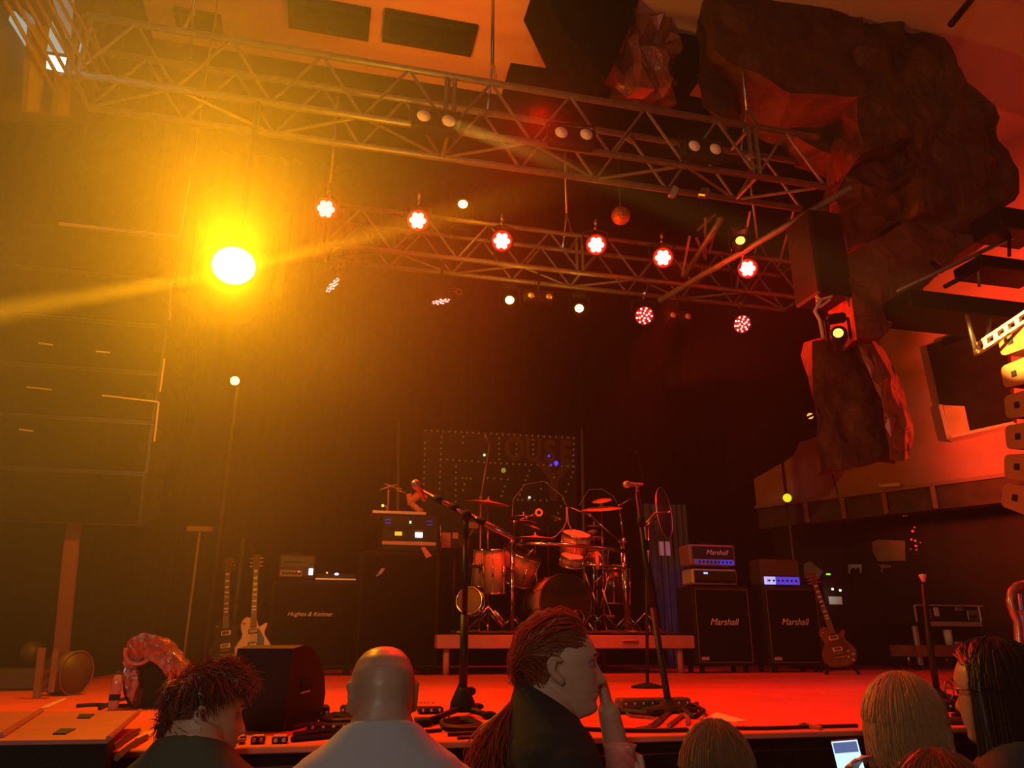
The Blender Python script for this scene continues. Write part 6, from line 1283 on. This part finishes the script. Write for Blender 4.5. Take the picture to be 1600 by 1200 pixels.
mbp.build('shirt_print', mat('shirt_print', (.55, .45, .38), .7), t)
cm = bpy.data.materials.new('cup_plastic'); cm.use_nodes = True; b_ = cm.node_tree.nodes['Principled BSDF']; b_.inputs['Base Color'].default_value = (.60, .28, .22, 1); b_.inputs['Roughness'].default_value = .25; b_.inputs['Alpha'].default_value = .45
rc = 25.5 * 1.80 / FPX; c0 = cupc
solo(MB().lathe([(.001, -.13), (rc * .72, -.13), (rc * .98, -.004), (rc * 1.05, 0), (rc * 1.05, .004), (rc * .96, .003), (rc * .93, -.01), (rc * .70, -.125), (.001, -.126)], c0, n=30, cap=False), 'plastic_cup', cm, 'translucent plastic cup held by the ponytailed man', 'cup', c0 + V((0, 0, -.13)))
# --- tousled youth in profile
t, Xh, Xt, A = person('tousle-haired youth in dark jacket in profile at the lower left', atd(321, 1119, 1.88), ang(321) + pi / 2 - .10, pitch=-.08, torso=ang(321) + .45, hs=.9, skin=skinm, shirt=mat('dark_jacket', (.05, .055, .035), .85, bump=.2, bscale=20), vox=.0045, sleeve='long', shift=.085, nose=.95, neck_r=.06, k=.95, ear=1.5)
brows(t, Xh, darkhair); mouth(t, Xh)
mb = MB(); cap_geo(mb, Xh, hairline(.72, .88, 2.0), .003, bump=.010); rr = random.Random(8); paths = []
for _ in range(2300):
    ph = rr.uniform(0, 2 * pi); lim = hairline(.74, .92, 2.05)(ph); th = lim * sqrt(rr.random()); u0 = sphv(th, ph); p = surf(u0, .008); nrm = V((u0.x / SCALP.x, u0.y / SCALP.y, u0.z / SCALP.z)).normalized()
    tan = V((noise.noise(u0 * 2.2 + V((3, 1, 0))) , noise.noise(u0 * 2.2 + V((0, 5, 2))) + .45, noise.noise(u0 * 2.2 + V((7, 0, 9))) - .25)); tan = tan - nrm * tan.dot(nrm); tan = tan.normalized() if tan.length > .05 else V((0, 1, 0))
    d_ = (nrm * (.62 if u0.z > .3 else .3) + tan * .9 + V((rr.uniform(-.35, .35), rr.uniform(-.35, .35), rr.uniform(-.35, .35)))).normalized(); L = rr.uniform(.035, .07) * (1.25 if u0.z > .45 else .8); pts = [p]
    for i in range(5): p = p + d_ * (L / 5); d_ = (d_ + V((0, .05 - .25 * (u0.y > .4), -.34 + .30 * (u0.y > .4))) * .5 - nrm * .13 + V((rr.uniform(-.2, .2), rr.uniform(-.2, .2), rr.uniform(-.2, .2)))).normalized(); pts.append(p)
    paths.append(pts)
strands(mb, Xh, paths, .0016); mb.build('hair', hairmat('youth_hair', (.24, .085, .04), .55), t)
# --- woman with light brown hair
t, Xh, Xt, A = person('woman with straight light-brown hair seen from behind, right of the ponytailed man', atd(1121, 1206, 1.92), ang(1121) - .1, torso=ang(1121), skin=skinm, shirt=mat('dark_top', (.03, .025, .025), .9), vox=.0075, hs=.95, k=.88)
mb = MB(); cap_geo(mb, Xh, hairline(.9, 1.5, 2.3), .006); strands(mb, Xh, hair_long(-.24, 1500, seed=4, off=.008, flare=.01, wob=.006), .0019); mb.build('hair', lightbrown, t)
# --- blond bob, holding a phone
ph_c = atd(1331, 1204, 2.0); pdir = RT
Wp = ph_c + V((-.005, -.01, -.085)); 
arms = {-1: dict(E=atd(1345, 1330, 1.95), W=Wp, d=V((.05, .12, 1)), n=V((.25, .9, .1)) * -1 if False else -FW + RT * .2, curl=(.5, .55, .6, .6), thumb=.5, s=.85, side=1)}
t, Xh, Xt, A = person('woman with blond bob seen from behind, right of the glowing phone', atd(1415, 1134, 2.0), ang(1415) - .25, torso=ang(1415) - .2, skin=skinm, shirt=mat('dark_top', (.03, .025, .025), .9), vox=.0065, hs=1.02, k=.9, arms=arms, sleeve='long')
mb = MB(); cap_geo(mb, Xh, hairline(.9, 1.5, 2.25), .008); strands(mb, Xh, hair_long(-.085, 2200, seed=6, off=.011, flare=.03, spread=.05, wob=.004), .0018); mb.build('hair', blondhair, t)
# phone
zp = (V((-.10, 0, 1)) + FW * .15).normalized(); yp = (FW + RT * .55).normalized(); xp = yp.cross(zp).normalized(); yp = zp.cross(xp); Rp = M4((xp, yp, zp)).transposed()
tp_ = thing('mobile_phone', 'mobile phone with glowing screen held up left of the blond bob', 'phone', ph_c + V((0, 0, -.075)))
MB().box(ph_c, (.072, .008, .15), Rp, b=.004).build('case', black, tp_)
q = Rp @ V((0, -.0042, 0)); MB().box(ph_c + q, (.066, .001, .142), Rp).build('screen', glow('phone_screen', (.55, .8, 1), 1.3), tp_)
for dz, hh, ww, m in ((.055, .025, .06, mat('screen_picture', (.1, .12, .2), .4, emit=(.12, .2, .5), es=.6)), (-.02, .02, .05, mat('screen_picture', (.1, .12, .2), .4, emit=(.12, .2, .5), es=.6))): MB().box(ph_c + Rp @ V((0, -.0052, dz)), (ww, .001, hh), Rp).build('screen_image', m, tp_)
# --- dark-haired viewer with glasses at the right edge
FG = ang(1560) - 1.12
t, Xh, Xt, A = person('dark-haired person in glasses at the lower right edge, face turned towards the stage', atd(1563, 1086, 1.70), FG, torso=FG + .5, hs=.92, k=.9, skin=skin2, shirt=mat('dark_top', (.03, .025, .025), .9), vox=.006, sleeve='long', shift=.02)
brows(t, Xh, darkhair)
mb = MB(); cap_geo(mb, Xh, hairline(.66, 1.0, 2.3), .010, bump=.004); strands(mb, Xh, hair_long(-.30, 1900, front_cut=1.38, seed=9, off=.014, flare=.03, wob=.008), .0019); mb.build('hair', darkhair, t)
gm = mat('glasses_frame', (.25, .12, .1), .25, .6)
gl_ = MB()
for s in (-1, 1):
    gl_.torus(Xh @ V((s * .033, .104, .008)), .0225, .0022, Xh.to_3x3() @ V((s * .12, 1, 0)), 20, 6, sy=.8); gl_.tube([Xh @ V((s * .056, .098, .014)), Xh @ V((s * .078, .06, .014)), Xh @ V((s * .083, -.005, .010))], .0019, 6)
gl_.tube([Xh @ V((-.011, .108, .012)), Xh @ V((.011, .108, .012))], .002, 6); gl_.build('glasses', gm, t)
# --- nearest head at the bottom right
t, Xh, Xt, A = person('person nearest the camera, only red-brown hair showing at the lower right', atd(1480, 1296, 1.27), ang(1480), torso=ang(1480), skin=skinm, shirt=mat('dark_top', (.03, .025, .025), .9), vox=.009, k=.92, hs=.94)
mb = MB(); cap_geo(mb, Xh, hairline(.9, 1.3, 2.2), .010); rr = random.Random(21)
strands(mb, Xh, hair_long(-.10, 1400, seed=12, off=.010, flare=.0, wob=.003), .0018); mb.build('hair', redbrown, t)
# text becomes ordinary mesh objects
dg = bpy.context.evaluated_depsgraph_get(); dg.update()
for o in [o for o in list(bpy.data.objects) if o.type == 'FONT']:
    me = bpy.data.meshes.new_from_object(o.evaluated_get(dg)); me.name = o.name; n_ = MB.__name__ and o.name
    p = bpy.data.objects.new('tmp', me); COL.objects.link(p); p.parent = o.parent; p.location = o.location; p.rotation_euler = o.rotation_euler; p.scale = o.scale
    bpy.data.objects.remove(o); p.name = n_.split('.')[0]
